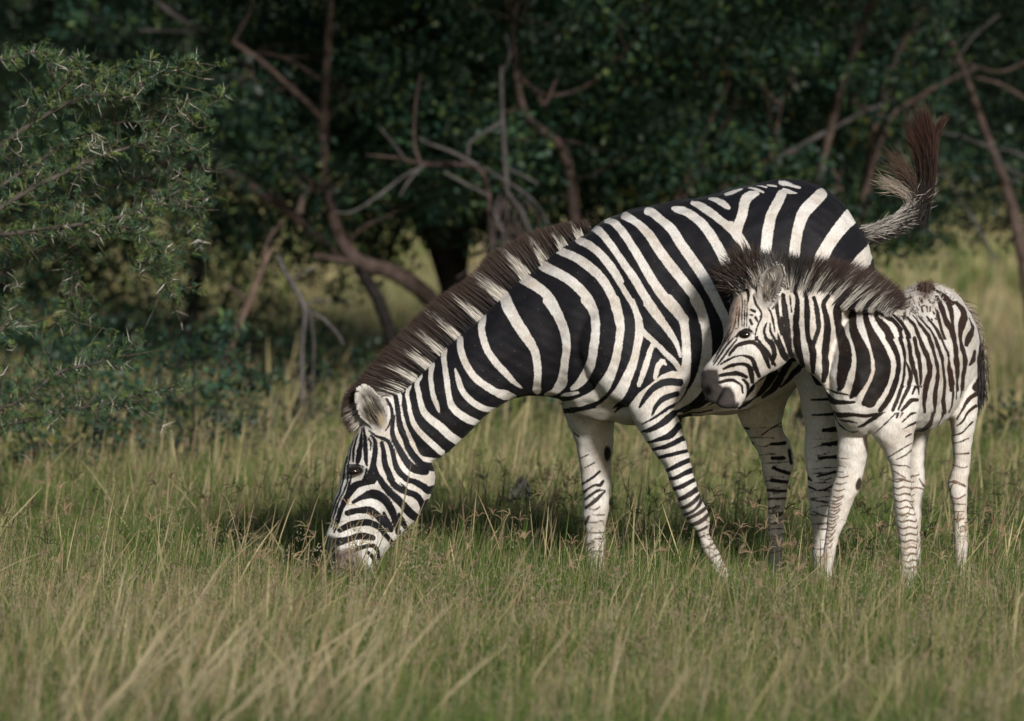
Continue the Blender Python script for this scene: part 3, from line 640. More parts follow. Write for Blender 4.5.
# ================================================================ FOAL
foal_coat = Coat((850, 370), -.42, 'W')
B = lambda *a: foal_coat.strokes('B', *a)
W = lambda *a: foal_coat.strokes('W', *a)
B(780, 280, 6.008, [[(25, 90, 14), (30, 180, 20), (45, 280, 22), (60, 360, 22), (70, 440, 12)], [(-25, 290, 14), (0, 360, 16), (30, 430, 16), (62, 495, 20)], [(60, 95, 8), (70, 195, 10)],
    [(85, 60, 20), (105, 110, 24), (103, 200, 34), (95, 280, 36), (105, 360, 38), (120, 440, 34), (135, 510, 32), (128, 540, 18)],
    [(150, 70, 20), (160, 120, 24), (165, 200, 34), (165, 280, 30), (172, 350, 28), (192, 400, 36), (202, 460, 38), (200, 555, 24)],
    [(205, 110, 20), (218, 160, 26), (226, 220, 28), (232, 290, 26), (216, 350, 26), (196, 400, 26)],
    [(290, 100, 24), (262, 150, 28), (280, 230, 36), (285, 300, 40), (280, 380, 46), (275, 460, 46), (272, 540, 36), (264, 605, 22)],
    [(395, 115, 14), (350, 170, 46), (350, 250, 44), (363, 320, 52), (385, 400, 70), (390, 480, 76), (377, 560, 62), (366, 640, 32), (352, 658, 18)],
    [(470, 150, 16), (435, 210, 42), (440, 300, 48), (468, 370, 60), (495, 440, 76), (500, 520, 80), (480, 600, 62), (452, 660, 46), (425, 700, 24)],
    [(540, 150, 16), (512, 210, 30), (538, 300, 42), (578, 385, 68), (608, 470, 86), (610, 560, 84), (580, 640, 78), (535, 725, 72)],
    [(605, 90, 14), (572, 185, 20), (585, 240, 26), (640, 310, 36), (680, 390, 36), (700, 470, 34), (700, 560, 36), (688, 640, 36), (665, 721, 36)],
    [(650, 90, 12), (622, 180, 16), (635, 228, 20), (685, 258, 22), (721, 300, 26)]], 1.1)
B(800, 370, 6.008, [[(392, 0, 70), (368, 70, 60), (330, 148, 28)], [(500, 30, 70), (478, 90, 82), (430, 155, 80), (385, 198, 36)], [(590, 0, 38), (568, 100, 36), (530, 190, 32), (480, 260, 30), (410, 318, 26), (350, 335, 10)],
    [(635, 0, 24), (620, 90, 20), (588, 170, 20), (515, 248, 14)], [(668, 0, 18), (665, 70, 18), (640, 160, 18), (603, 220, 14), (583, 285, 8)],
    [(165, 112, 8), (220, 135, 14), (300, 152, 8)], [(163, 142, 20), (190, 178, 34), (250, 195, 26), (325, 192, 16)], [(200, 240, 14), (240, 262, 28), (330, 265, 24), (420, 275, 26), (495, 250, 22)],
    [(235, 290, 6), (290, 300, 12), (345, 312, 8)], [(200, 268, 5), (250, 330, 10), (300, 355, 10), (355, 355, 5)], [(440, 382, 5), (500, 330, 9), (580, 250, 10)],])
B(880, 270, 6.008, [[(0, 310, 28), (40, 360, 32), (70, 420, 36), (90, 490, 34), (100, 560, 34), (90, 640, 36), (75, 721, 36)], [(10, 260, 20), (60, 290, 20), (100, 330, 22), (122, 400, 22), (145, 480, 22), (150, 560, 22), (140, 640, 24), (125, 721, 24)],
    [(65, 265, 14), (115, 305, 22), (155, 370, 24), (180, 440, 24), (200, 500, 20), (215, 580, 20), (225, 650, 20), (232, 721, 18)], [(165, 570, 6), (160, 640, 14), (150, 721, 20)], [(188, 630, 8), (192, 721, 18)],
    [(150, 285, 10), (200, 340, 20), (230, 400, 22), (250, 460, 24), (265, 540, 26), (285, 620, 28), (292, 721, 30)], [(190, 275, 8), (250, 340, 20), (290, 400, 22), (310, 470, 24), (330, 540, 22), (342, 620, 24), (347, 721, 26)],
    [(230, 270, 8), (310, 355, 18), (345, 430, 20), (365, 500, 20), (385, 580, 22), (390, 650, 22), (400, 721, 24)], [(300, 270, 8), (355, 360, 18), (392, 440, 18), (415, 510, 8)],
    [(345, 240, 10), (372, 320, 18), (398, 400, 18), (414, 500, 18), (430, 600, 22), (435, 721, 22)], [(350, 150, 26), (370, 220, 30), (400, 290, 26), (435, 350, 24), (450, 420, 24), (460, 500, 26), (470, 600, 26), (475, 721, 20)],
    [(385, 130, 18), (420, 185, 32), (438, 250, 28), (445, 340, 18), (452, 390, 14)], [(470, 185, 16), (512, 250, 38), (500, 320, 40), (490, 390, 26), (500, 450, 26), (515, 520, 24), (516, 620, 22), (510, 721, 16)],
    [(572, 335, 16), (548, 395, 34), (530, 445, 20)], [(580, 485, 16), (565, 540, 28), (548, 565, 16)], [(612, 650, 36), (592, 705, 44)],
    [(0, 130, 10), (20, 190, 12)], [(105, 190, 12), (140, 180, 10), (190, 165, 8)], [(100, 215, 10), (130, 235, 12), (180, 215, 8)]], 1.12)
B(880, 370, 6.008, [[(100, 0, 34), (85, 80, 34), (50, 150, 40), (5, 235, 40)], [(150, 0, 24), (130, 80, 24), (100, 150, 20), (60, 220, 16), (25, 248, 14)], [(190, 0, 20), (178, 60, 20), (150, 130, 20), (110, 210, 16), (98, 285, 8)],
    [(212, 0, 16), (226, 60, 18), (236, 110, 12)], [(195, 132, 14), (215, 100, 20), (232, 145, 10)], [(120, 282, 6), (160, 215, 18), (200, 182, 26), (232, 182, 16)], [(132, 308, 8), (180, 265, 14), (228, 242, 20)],
    [(130, 352, 6), (170, 330, 12), (213, 313, 16)], [(152, 397, 8), (182, 380, 11)], [(298, 0, 30), (285, 80, 26), (270, 150, 24), (275, 225, 12)], [(350, 0, 24), (340, 90, 26), (325, 170, 28), (325, 250, 24), (305, 320, 22), (262, 360, 16), (215, 372, 8)],
    [(395, 0, 20), (390, 100, 18), (390, 180, 16), (380, 260, 14), (348, 335, 8)], [(435, 0, 20), (445, 80, 14), (440, 160, 14), (424, 255, 12)], [(475, 0, 18), (475, 80, 14), (462, 170, 10)], [(515, 0, 16), (510, 60, 12), (493, 165, 8)],
    [(602, 138, 26), (550, 180, 26), (510, 240, 16), (472, 303, 8)], [(588, 218, 18), (540, 262, 16), (515, 310, 14), (472, 342, 8)], [(572, 318, 12), (530, 370, 12), (490, 392, 12), (436, 402, 6)],
    [(552, 420, 9), (500, 440, 9), (438, 450, 5)], [(552, 510, 12), (490, 515, 6), (425, 510, 5)], [(545, 590, 6), (520, 600, 6), (435, 580, 7)], [(400, 692, 10), (430, 690, 7), (460, 680, 9), (525, 708, 11)],
    [(45, 522, 5), (100, 490, 8), (187, 438, 8)], [(95, 535, 5), (150, 510, 8), (192, 478, 8)], [(62, 565, 5), (120, 570, 9), (160, 572, 7), (185, 585, 7)], [(65, 598, 5), (110, 620, 9), (150, 642, 6)], [(78, 655, 5), (130, 650, 9), (185, 668, 7)]])
B(880, 270, 6.008, [[(330, 92, 8), (400, 140, 18), (446, 190, 22)], [(455, 178, 8), (500, 222, 20)], [(545, 285, 10), (568, 335, 14)], [(300, 80, 12), (340, 100, 16)]], 1.3)
# mottled winter hair over the croup
_r = np.random.default_rng(11)
for k in range(95):
    x, y = _r.uniform(95, 375), _r.uniform(120, 300)
    if y < 120 + abs(x - 300) * .55: continue
    a = _r.normal() * .5 + 1.0; L = _r.uniform(10, 26)
    B(880, 270, 6.008, [[(x, y, _r.uniform(4, 9)), (x + L * math.cos(a), y + L * math.sin(a), _r.uniform(4, 9))]])
# wavy brownish bands further down the near foreleg and on the other legs
for k, y in enumerate(range(45, 500, 34)):
    B(790, 470, 5.12, [[(512 + k * 6, y + 4, 4), (545 + k * 5, y + 12, 7), (580 + k * 4, y + 2, 8), (612 + k * 4, y + 10, 7), (648, y - 4, 4)]])
    if k < 11:
        B(790, 470, 5.12, [[(248 - k * 8, y - 10, 6), (272 - k * 8, y - 6, 6), (300 - k * 9, y - 16, 4)]])
        if k > 2: B(790, 470, 5.12, [[(205 - k * 1, y + 8, 3), (250 - k * 4, y + 12, 7), (300 - k * 8, y - 10, 3)]])
B(800, 370, 6.008, [[(228, 525, 5), (270, 530, 5), (300, 528, 3)], [(228, 572, 6), (280, 582, 4)], [(225, 610, 5), (262, 612, 5)]])
B(790, 470, 5.12, [[(612, 118, 5), (660, 108, 8), (690, 118, 4)], [(615, 160, 5), (640, 200, 6)], [(670, 60, 5), (690, 100, 8)], [(620, 60, 4), (670, 40, 5)], [(800, 112, 9), (825, 118, 8), (850, 80, 4), (915, 96, 8)], [(810, 70, 5), (870, 78, 4)],
    [(830, 150, 4), (870, 160, 5), (912, 140, 7)], [(840, 190, 5), (912, 188, 6)], [(845, 230, 4), (905, 225, 5)], [(855, 270, 4), (903, 262, 5)]])
# head
B(690, 320, 6.555, [[(300, 110, 5), (250, 165, 8), (200, 232, 8), (160, 295, 6)], [(310, 132, 6), (270, 185, 8), (225, 245, 8), (185, 298, 6)], [(282, 80, 6), (240, 130, 8), (190, 210, 6), (155, 275, 5)], [(258, 72, 5), (215, 150, 6), (175, 225, 5)],
    [(208, 292, 8), (260, 262, 10), (310, 240, 6), (360, 235, 8), (412, 255, 16), (432, 310, 18), (452, 365, 14)], [(262, 235, 8), (310, 175, 14), (360, 155, 18), (420, 150, 16), (470, 190, 16), (500, 250, 18), (522, 308, 12)],
    [(228, 322, 10), (280, 300, 14), (340, 288, 12), (390, 300, 18), (405, 350, 22), (410, 405, 14)], [(202, 366, 12), (260, 355, 16), (320, 350, 18), (372, 372, 16)], [(198, 412, 12), (260, 395, 14), (300, 400, 12), (340, 430, 10), (345, 475, 8)],
    [(350, 388, 10), (380, 420, 14), (375, 475, 8)], [(438, 118, 10), (470, 160, 12), (510, 210, 16), (540, 262, 14), (560, 295, 10)],
    [(500, 25, 12), (498, 60, 14), (510, 112, 18), (545, 165, 20), (556, 225, 20), (543, 285, 12)], [(450, 100, 10), (470, 55, 12), (488, 15, 10)],
    [(560, 40, 12), (562, 110, 18), (590, 170, 20), (612, 230, 20), (640, 265, 16)], [(608, -10, 14), (612, 60, 20), (632, 120, 20), (652, 180, 22), (665, 240, 16)], [(690, -20, 20), (700, 80, 28), (702, 160, 28), (716, 240, 18)],
    [(310, 112, 10), (335, 82, 10), (375, 66, 10), (412, 80, 10), (425, 96, 8)]], 1.75)
B(700, 240, 7.21, [[(250, 500, 8), (245, 560, 8), (225, 640, 7), (205, 690, 6)], [(285, 460, 9), (282, 550, 12), (270, 640, 10)], [(318, 430, 9), (326, 500, 12), (312, 590, 10)], [(350, 375, 10), (345, 450, 11), (356, 520, 12), (348, 610, 12)],
    [(378, 500, 13), (402, 540, 13)], [(388, 572, 11), (432, 560, 11)], [(400, 612, 13), (432, 590, 9)], [(370, 400, 9), (382, 450, 9)], [(395, 400, 12), (420, 450, 14), (460, 490, 14), (500, 540, 16), (530, 600, 18), (547, 665, 12)],
    [(430, 415, 8), (480, 468, 10), (522, 500, 8), (545, 480, 8)], [(562, 420, 12), (560, 470, 18), (566, 530, 16), (576, 600, 16), (592, 685, 12)], [(598, 390, 12), (610, 470, 22), (620, 540, 24), (632, 620, 22), (642, 700, 22)],
    [(462, 600, 12), (430, 660, 14), (408, 725, 12)], [(482, 618, 14), (476, 690, 16), (490, 730, 12)]], 1.65)
foal_coat.patch('W', 700, 280, 9.01, [(335, 140), (480, 125), (620, 215), (700, 320), (705, 540), (650, 540), (560, 510), (500, 510), (470, 430), (330, 440), (285, 420)])
B(700, 280, 9.01, [[(345, 250, 9), (338, 330, 12), (320, 410, 12), (292, 490, 10), (255, 560, 10)], [(366, 240, 10), (360, 330, 14), (352, 430, 12)], [(386, 150, 10), (390, 230, 13), (386, 330, 13), (385, 425, 10)], [(410, 180, 10), (412, 260, 12), (410, 340, 13), (405, 425, 10)],
    [(432, 200, 10), (433, 280, 12), (430, 350, 12), (430, 425, 10)], [(465, 275, 20), (500, 290, 26)], [(455, 320, 14), (482, 325, 16)], [(458, 365, 24), (475, 405, 26)], [(508, 345, 24), (528, 380, 20)], [(550, 335, 16), (556, 350, 16)], [(450, 420, 12), (452, 440, 12)],
    [(345, 75, 26), (400, 82, 40), (438, 115, 34), (440, 195, 20)], [(488, 140, 16), (500, 200, 24), (538, 262, 22), (562, 312, 22), (548, 372, 18), (522, 430, 18), (506, 500, 14)], [(515, 145, 14), (590, 220, 16), (640, 290, 20), (665, 370, 22), (682, 470, 16)],
    [(606, 395, 16), (584, 470, 28), (610, 540, 28), (650, 600, 28), (682, 690, 24)], [(638, 395, 14), (640, 460, 24), (670, 520, 26), (704, 590, 24)]])
foal_coat.patch('W', 880, 340, 10.3, [(40, -10), (110, 100), (118, 250), (110, 350), (80, 450), (20, 560), (-40, 640), (-60, 740), (721, 740), (721, -10)])
B(880, 340, 10.3, [[(85, -30, 60), (140, 60, 60), (175, 150, 56), (185, 250, 56), (175, 350, 58), (150, 450, 60), (110, 560, 64), (60, 640, 66), (0, 715, 60)], [(200, -20, 40), (235, 80, 40), (262, 180, 40), (268, 260, 38), (262, 330, 38), (235, 430, 38), (205, 520, 38), (175, 610, 40), (130, 715, 40)],
    [(285, 215, 18), (310, 270, 30), (326, 340, 38), (320, 400, 40), (285, 500, 40), (235, 600, 34), (190, 710, 26)], [(275, -20, 44), (310, 80, 44), (335, 180, 42), (352, 270, 42), (375, 370, 40), (395, 470, 34), (403, 555, 14)],
    [(350, -20, 40), (375, 80, 40), (400, 180, 42), (415, 280, 42), (428, 380, 36), (428, 485, 12)], [(405, -20, 44), (445, 80, 50), (485, 170, 50), (508, 270, 48), (505, 360, 50), (480, 450, 48), (462, 550, 46), (455, 650, 38), (462, 740, 30)],
    [(500, -20, 44), (540, 80, 48), (575, 180, 46), (595, 280, 46), (595, 380, 46), (580, 480, 46), (568, 600, 46), (570, 740, 40)], [(585, -20, 44), (625, 80, 40), (655, 190, 40), (670, 300, 40), (680, 400, 40), (675, 500, 40), (668, 620, 40), (668, 740, 36)],
    [(655, -20, 24), (690, 80, 24), (725, 160, 24)], [(330, 552, 20), (345, 505, 28), (368, 475, 32), (388, 500, 20)], [(225, 721, 28), (290, 650, 40), (330, 615, 44), (395, 615, 34)]])

foal = empty("zebra_foal", (1.16, -.25, 0), "young fuzzy zebra foal with brown tinged mane, standing close against the adult's side", "zebra", "zebras in the grass clearing")
FY = -.47
hp = lambda t, b, w, Y=FY: sec2(t, b, w, Y)
pc = []
# head
pc.append(loft([hp((772, 282), (800, 300), .02), hp((758, 277), (800, 325), .052), hp((744, 279), (796, 352), .072), hp((733, 298), (785, 364), .080), hp((727, 322), (768, 372), .076), hp((720, 344), (757, 380), .062),
    hp((710, 358), (748, 389), .048), hp((702.5, 371), (744, 400), .046), hp((701, 386), (738, 408), .045), hp((704, 397), (728, 409), .036), hp((709, 402), (720, 407), .015)], ex=.93))
# neck: from behind the head down to the chest, turning back into the shoulder
def sx(t, b, Y, w, lat):
    a = P(*t, Y); c = P(*b, Y); return ((a + c) / 2, (a - c) / 2, np.array(lat, float) * w)
pc.append(loft([sx((776, 284), (790, 350), FY, .045, (0, 1, 0)), sx((788, 283), (797, 364), FY, .06, (.1, 1, 0)), sx((803, 287), (808, 373), -.475, .068, (.2, 1, 0)), sx((822, 290), (823, 386), -.48, .078, (.35, .95, 0)),
    sx((843, 292), (840, 412), -.46, .092, (.55, .85, 0)), sx((862, 295), (857, 428), -.40, .108, (.75, .65, 0)), sx((878, 300), (874, 430), -.30, .115, (.88, .45, 0)), sx((892, 310), (888, 415), -.20, .07, (.9, .42, 0))], ex=.95))
LAT = unit(np.array([.90, -.42, 0]))
bd = lambda cx, t, b, Y, w: sx((cx, t), (cx, b), Y, w, LAT)
pc.append(loft([bd(851, 368, 405, -.60, .035), bd(855, 345, 421, -.565, .085), bd(862, 322, 432, -.50, .120), bd(873, 305, 436, -.41, .137), bd(886, 299, 435, -.30, .146), bd(900, 297, 434, -.17, .155), bd(913, 292, 432, -.04, .165),
    bd(925, 284, 428, .07, .165), bd(934, 284, 420, .16, .150), bd(941, 294, 408, .24, .132), bd(947, 309, 395, .30, .108), bd(952, 326, 380, .34, .072), bd(954, 342, 364, .355, .03)], ex=.95))
FNF = [(868, 924, 385, -.47, .075), (866, 920, 412, -.49, .072), (871, 914, 436, -.50, .062), (882, 912, 449, -.50, .052), (887.5, 911.5, 463, -.50, .044), (890, 910.5, 478, -.50, .038), (891, 911, 494, -.50, .040), (892.5, 914, 507, -.50, .040), (894, 917, 520, -.50, .038), (898, 917.5, 540, -.50, .029), (901, 917, 560, -.50, .026), (902, 917, 590, -.50, .025)]
FFF = [(833, 880, 385, -.42, .07), (833, 874, 412, -.41, .065), (838, 868, 434, -.40, .055), (837.5, 868, 450, -.40, .048), (837.5, 866, 465, -.40, .042), (836, 862, 477, -.40, .038), (832, 858, 490, -.40, .037), (829, 853, 503, -.40, .036), (826.5, 847, 520, -.40, .030), (823.5, 840, 540, -.40, .025), (822, 835, 562, -.40, .024), (820, 834, 590, -.40, .024)]
FNH = [(937, 972, 352, .10, .07), (939, 976, 382, .08, .078), (944, 976.5, 402, .06, .07), (949, 975, 422, .05, .056), (950.5, 972.5, 440, .05, .046), (951, 971.5, 456, .05, .040), (950, 970, 468, .05, .037), (946.5, 968.5, 482, .05, .036), (948, 968, 496, .05, .034), (952, 967, 512, .05, .028), (954, 967, 530, .05, .025), (955, 967, 560, .05, .024)]
FFH = [(905, 950, 370, .26, .08), (906, 946, 395, .26, .07), (908, 936, 418, .26, .055), (908, 929, 437, .26, .044), (906, 925, 452, .26, .038), (905, 924.5, 466, .26, .036), (904, 924, 480, .26, .036), (905, 922, 496, .26, .030), (906, 920.5, 515, .26, .025), (906, 920, 550, .26, .024)]
for R, hx in ((FNF, 910), (FFF, 824), (FNH, 960), (FFH, 913)): pc.append(loft(leg(R, hx, s=.82)))
fear = [(764, 307, 6), (765, 299, 9.5), (769, 286, 12.3), (775, 275, 11.5), (778, 267, 7.5), (778.5, 262.5, 2.5)]
pc.append(ear_mesh(fear, FY - .078, .030, .009, (-.1, -1, .1)))
pc.append(ear_mesh([(736, 314, 4), (733, 306, 6), (731, 299, 6), (731, 293, 1.5)], FY + .05, .014, .009, (-.6, .3, .1)))
me = fuse("foal_body", pc, .0034, 13)
def foal_tint(V, uv, d):
    T = np.zeros((len(V), 4))
    T[:, :3] = 0
    muz = poly_mask(uv, [(696, 378), (703, 371), (709, 369.5), (718.5, 370), (720.5, 377), (720.5, 384), (724, 387), (731, 386.5), (735, 393), (736.5, 400), (740, 403), (738, 412), (696, 412)], 1.6)
    mixin(T, muz * .97, (.024, .019, .018)); mixin(T, blob(uv, 712, 369, 8, 3, 0, .9) * .4, (.10, .065, .05)); mixin(T, blob(uv, 707, 378, 6, 5, 0, .9) * .3, (.10, .085, .08)); mixin(T, blob(uv, 727, 402, 7, 4, 10, .9) * .35, (.11, .095, .09))
    mixin(T, blob(uv, 707.5, 391.5, 3.4, 4.6, -12, .5), (.003, .002, .002))
    mixin(T, blob(uv, 721, 397, 11, 1.5, 118, .6) * .95, (.003, .002, .002))
    mixin(T, blob(uv, 738.5, 394, 1.8, 8, 12, .5) * .8, (.6, .55, .5))
    mixin(T, blob(uv, 745.7, 334.6, 6.4, 4.2, -8, .3), (.010, .008, .007))
    mixin(T, blob(uv, 737, 303, 5, 11, -10, .9) * .5, (.24, .12, .07))
    mixin(T, blob(uv, 733, 322, 5, 16, 10, .9) * .4, (.30, .16, .09))
    # near ear, dark rim and pale brown inside
    near = V[:, 1] < FY - .035
    e = blob(uv, 771, 284, 14.5, 26, 14, .12) * near * (uv[:, 1] < 310)
    mixin(T, e * .95, (.34, .31, .28))
    r_ = blob(uv, 771, 284, 14.5, 26, 14, .12) - blob(uv, 771, 284.5, 11, 22.5, 14, .12); mixin(T, np.clip(r_, 0, 1) * near * .35 * (uv[:, 1] < 300), (.05, .04, .035))
    mixin(T, blob(uv, 771.8, 283, 8.5, 17.5, 14, .3) * near * .9, (.06, .05, .044))
    mixin(T, blob(uv, 775, 276, 3, 7, 24, .6) * near * .6, (.26, .23, .2))
    mixin(T, blob(uv, 767.5, 292, 2.6, 9, 4, .6) * near * .6, (.27, .22, .17))
    mixin(T, blob(uv, 772, 290, 2.4, 10, 14, .5) * near * .8, (.022, .016, .013))
    mixin(T, blob(uv, 857.8, 483.7, 2.8, 6.6, 14, .2) * (uv[:, 0] < 864), (.012, .01, .01))
    mixin(T, 1 - soft_in(V[:, 2], .045, .056), (.05, .042, .036))
    mixin(T, (1 - soft_in(V[:, 2], .2, .62)) * (d > -.6) * .28, (.44, .33, .24))
    mixin(T, (1 - soft_in(V[:, 2], .42, .66)) * (d < .1) * .8, (.17, .105, .075))
    # mottled brown winter hair on the croup
    mixin(T, blob(uv, 926, 289, 7, 10, 20, .6) * .8, (.09, .045, .03))
    mixin(T, blob(uv, 905, 304, 7, 4, -35, .8) * .7, (.10, .055, .04))
    br = (d < 0) * soft_in(uv[:, 0], 895, 930) * (uv[:, 1] < 440) * .45; mixin(T, br, (.06, .028, .018))
    return T
foal_o, FV, FN, Fd, FT = finish_body(me, foal_coat, M_coat_foal, foal, foal_tint, dents=[(707.5, 391.5, 4, 5.5, -12, .007), (721, 397, 12, 2.2, 118, .005), (703, 388, 3, 9, -10, -.002), (745, 341, 9, 3, 0, .003), (768, 350, 12, 16, 20, -.005), (872, 436, 5, 22, -5, .006), (905, 385, 5, 45, 12, .005), (843, 380, 30, 4, 60, .003)])
eyeball(745.5, 334.8, FY - .064, .0195, (1.1, .8, .66), foal)
eyeball(745.3, 334.6, FY + .066, .0165, (1.05, .8, .8), foal)
parts = []
# mane: pale and dark streaks at the roots, brown fuzz above
fr = [(752, 281), (762, 276), (784, 284), (793, 292), (806, 298), (822, 303), (838, 306), (854, 308), (868, 310), (880, 312), (888, 314)]
ft = [(738, 256), (754, 252), (776, 254), (802, 256), (830, 260), (856, 265), (874, 272), (885, 279), (893, 286), (900, 293), (904, 300)]
pts, wd, s = hair_strands([P(x, y, FY + .01) for x, y in fr], [P(x, y, FY + .01) for x, y in ft], 13000, .005, .008, 6, (0, 0, .02), .0012, .02)
cols = strand_cols(pts, foal_coat, (.5, .95), (.045, .026, .019), (.50, .46, .41), (.004, -.04, -.02))
near_ear = (s < .34)[:, None, None]; cols = np.where(near_ear & (np.linspace(0, 1, 6)[None, :, None] > .25), cols * .22 + .012, cols)
parts.append(ribbons(pts, wd, cols, np.array([1, 1, .95, .8, .55, .15]), facing(len(pts))))
# forelock falling towards the brow
pts, wd, s = hair_strands([P(x, y, FY - .02) for x, y in [(737, 292), (745, 286), (754, 284), (762, 284)]], [P(x, y, FY - .03) for x, y in [(720, 284), (724, 268), (735, 254), (748, 248)]], 1700, .007, .018, 5, (0, 0, .02), .0016, .03)
parts.append(ribbons(pts, wd, strand_cols(pts, foal_coat, (.1, .45), (.045, .028, .021), (.36, .32, .28), (.01, -.03, -.02)), None, facing(len(pts))))
V_, Q_, c_ = cat_parts(parts)
link_mesh("mane", arr_mesh("foal_mane", V_, Q_, None, c_), M_hair, foal)
parts = []
tr = [(951, 300), (962, 315), (969, 335), (974, 352), (977, 370)]
pts, wd, s = hair_strands([P(x, y, .32) for x, y in tr], [P(x, y, .36) for x, y in [(970, 308), (979, 324), (983, 346), (983, 370), (983, 394)]], 1100, .006, .009, 5, (.01, 0, 0), .0012, .03)
cc = np.where(rng.random((len(pts), 1)) < .55, np.array([[.42, .36, .30]]), np.array([[.05, .034, .028]]))
parts.append(ribbons(pts, wd, cc, None, facing(len(pts))))
parts.append(brush(520, P(921, 299, .0), P(924, 291, .02), P(927, 281, .04), (.026, .03, .012), (.02, .03, .008), (.016, .03, .007), .0016, (.05, .03, .02), (.10, .06, .045)))
parts.append(brush(900, P(976, 362, .27), P(982, 385, .27), P(976, 402, .25), (.012, .02, .03), (.01, .02, .02), (.016, .02, .02), .0022, (.03, .024, .022), (.02, .017, .017)))
V_, Q_, c_ = cat_parts(parts)
link_mesh("tail_hair", arr_mesh("foal_tail", V_, Q_, None, c_), M_hair, foal)
#coat_fur("coat_hair", FV, FN, Fd, FT, 60000, .0075, .0012, (.35, .2, -.75), foal, (.66, .60, .54), (.026, .017, .014), sel=lambda V: ((V[:, 0] > .98) & (V[:, 2] > .5)).astype(float), lift=.3)
ear_hair(60, 769, 297, 5, -14, FY - .082, .009, .8, foal, [(.42, .37, .31), (.28, .23, .18), (.05, .04, .03)])
# longer fuzz standing up along the back
coat_fur("back_fuzz", FV, FN, Fd, FT, 1500, .013, .0013, (.3, .5, .1), foal, (.52, .45, .38), (.05, .03, .022), sel=lambda V: ((FN[:, 2] > .75) & (V[:, 0] > 1.15) & (V[:, 2] > .8)).astype(float), lift=.8)
# ================================================================ GROUND
def ground_z(x, y):
    return .0 * x
xs = np.concatenate([[-900, -300, -90], np.linspace(-30, 30, 61), [90, 300, 900]])
ys = np.concatenate([[-60, -30], np.linspace(-18, 60, 60), [90, 200, 500, 1500]])
gx, gy = np.meshgrid(xs, ys, indexing='ij')
gz = np.zeros_like(gx) - .004 * (np.abs(gx) < 30) * rng.random(gx.shape)
Vg = np.stack([gx, gy, gz], -1).reshape(-1, 3); ny = len(ys)
ii, jj = np.meshgrid(np.arange(len(xs) - 1), np.arange(ny - 1), indexing='ij'); a = (ii * ny + jj).ravel()
Qg = np.stack([a, a + ny, a + ny + 1, a + 1], 1)
mg, n, l, b = new_mat("soil")
t = n.new("ShaderNodeTexNoise"); t.inputs["Scale"].default_value = 1.7; t.inputs["Detail"].default_value = 9
geo = n.new("ShaderNodeNewGeometry"); l.new(geo.outputs["Position"], t.inputs["Vector"])
cr = n.new("ShaderNodeValToRGB"); cr.color_ramp.elements[0].position = .35; cr.color_ramp.elements[0].color = (.05, .055, .022, 1)
cr.color_ramp.elements[1].position = .65; cr.color_ramp.elements[1].color = (.17, .145, .075, 1)
l.new(t.outputs[0], cr.inputs[0]); l.new(cr.outputs[0], b.inputs["Base Color"]); b.inputs["Roughness"].default_value = .95
go = link_mesh("ground", arr_mesh("ground", Vg, Qg), mg); tag(go, kind="structure")

# ================================================================ GRASS
def field(x, y, s, seed):
    """cheap smooth value noise, 0..1"""
    r = np.random.default_rng(seed); out = 0; amp = 1; tot = 0
    for o in range(3):
        kx, ky = r.normal(size=(2, 7)) * s * (1.9 ** o); ph = r.random(7) * 6.28
        out = out + amp * np.mean(np.sin(x[:, None] * kx + y[:, None] * ky + ph), axis=1) * 1.6; tot += amp; amp *= .55
    return np.clip(.5 + .5 * out / tot * 1.6, 0, 1)
def scatter(N, y0, y1, margin=1.35, pw=1.0):
    """points spread through the wedge of ground in front of the camera"""
    u = rng.random(N); y = y0 + (y1 - y0) * u ** pw
    half = (y + DIST) * 512 / FPX * margin + .35
    return rng.uniform(-1, 1, N) * half, y
GREENS = np.array([[.095, .175, .045], [.070, .140, .045], [.14, .20, .055], [.11, .16, .06], [.19, .23, .07]]) * np.array([[.98, .96, .78]])
DRYS = np.array([[.44, .37, .22], [.36, .30, .18], [.54, .46, .29], [.33, .24, .16], [.40, .34, .24]]) * np.array([[1.0, 1.0, .86]])
def blades(N, y0, y1, hmin, hmax, width, dry, lean=(0.05, .0), spread=.35, K=4, margin=1.35, pw=1.0, prof=None, seed=3, gate=None):
    x, y = scatter(N, y0, y1, margin, pw)
    f = field(x, y, .9, seed); g = field(x, y, 2.6, seed + 1)
    if gate is not None:
        k = rng.random(N) < gate(x, y, f); x, y, f, g = x[k], y[k], f[k], g[k]
    n = len(x)
    tus = field(x, y, 9.0, seed + 2)
    h = (hmin + (hmax - hmin) * rng.beta(2, 2, n)) * (.62 + .4 * g + .35 * tus)
    az = rng.random(n) * 2 * np.pi; am = np.abs(rng.normal(size=n)) * spread
    lx = np.cos(az) * am + lean[0]; ly = np.sin(az) * am + lean[1]
    u = np.linspace(0, 1, K)[None, :]
    cv = rng.uniform(.6, 2.0, n)[:, None]
    px = x[:, None] + (lx * h)[:, None] * u ** cv; py = y[:, None] + (ly * h)[:, None] * u ** cv
    pz = h[:, None] * u * (1 - .18 * (am[:, None] * u)) - .01
    pts = np.stack([px, py, pz], -1)
    isdry = rng.random(n) < dry(x, y, f)
    c = np.where(isdry[:, None], DRYS[rng.integers(0, 5, n)], GREENS[rng.integers(0, 5, n)]) * rng.uniform(.7, 1.25, (n, 1))
    w = width * rng.uniform(.6, 1.4, n) * (1 + np.maximum(y, 0) * .03)
    side = np.stack([rng.normal(size=n) * .8, np.ones(n), rng.normal(size=n) * .3], 1)
    return ribbons(pts, w, c, prof, side)
G = []
near_dry = lambda x, y, f: np.clip(.12 + .42 * f + .20 * (x < -.6) * (y > -4.8) - .28 * (y < -5.0), 0, 1)
G.append(blades(105000, -6.6, -1.0, .12, .31, .0027, near_dry, K=4, spread=.5))
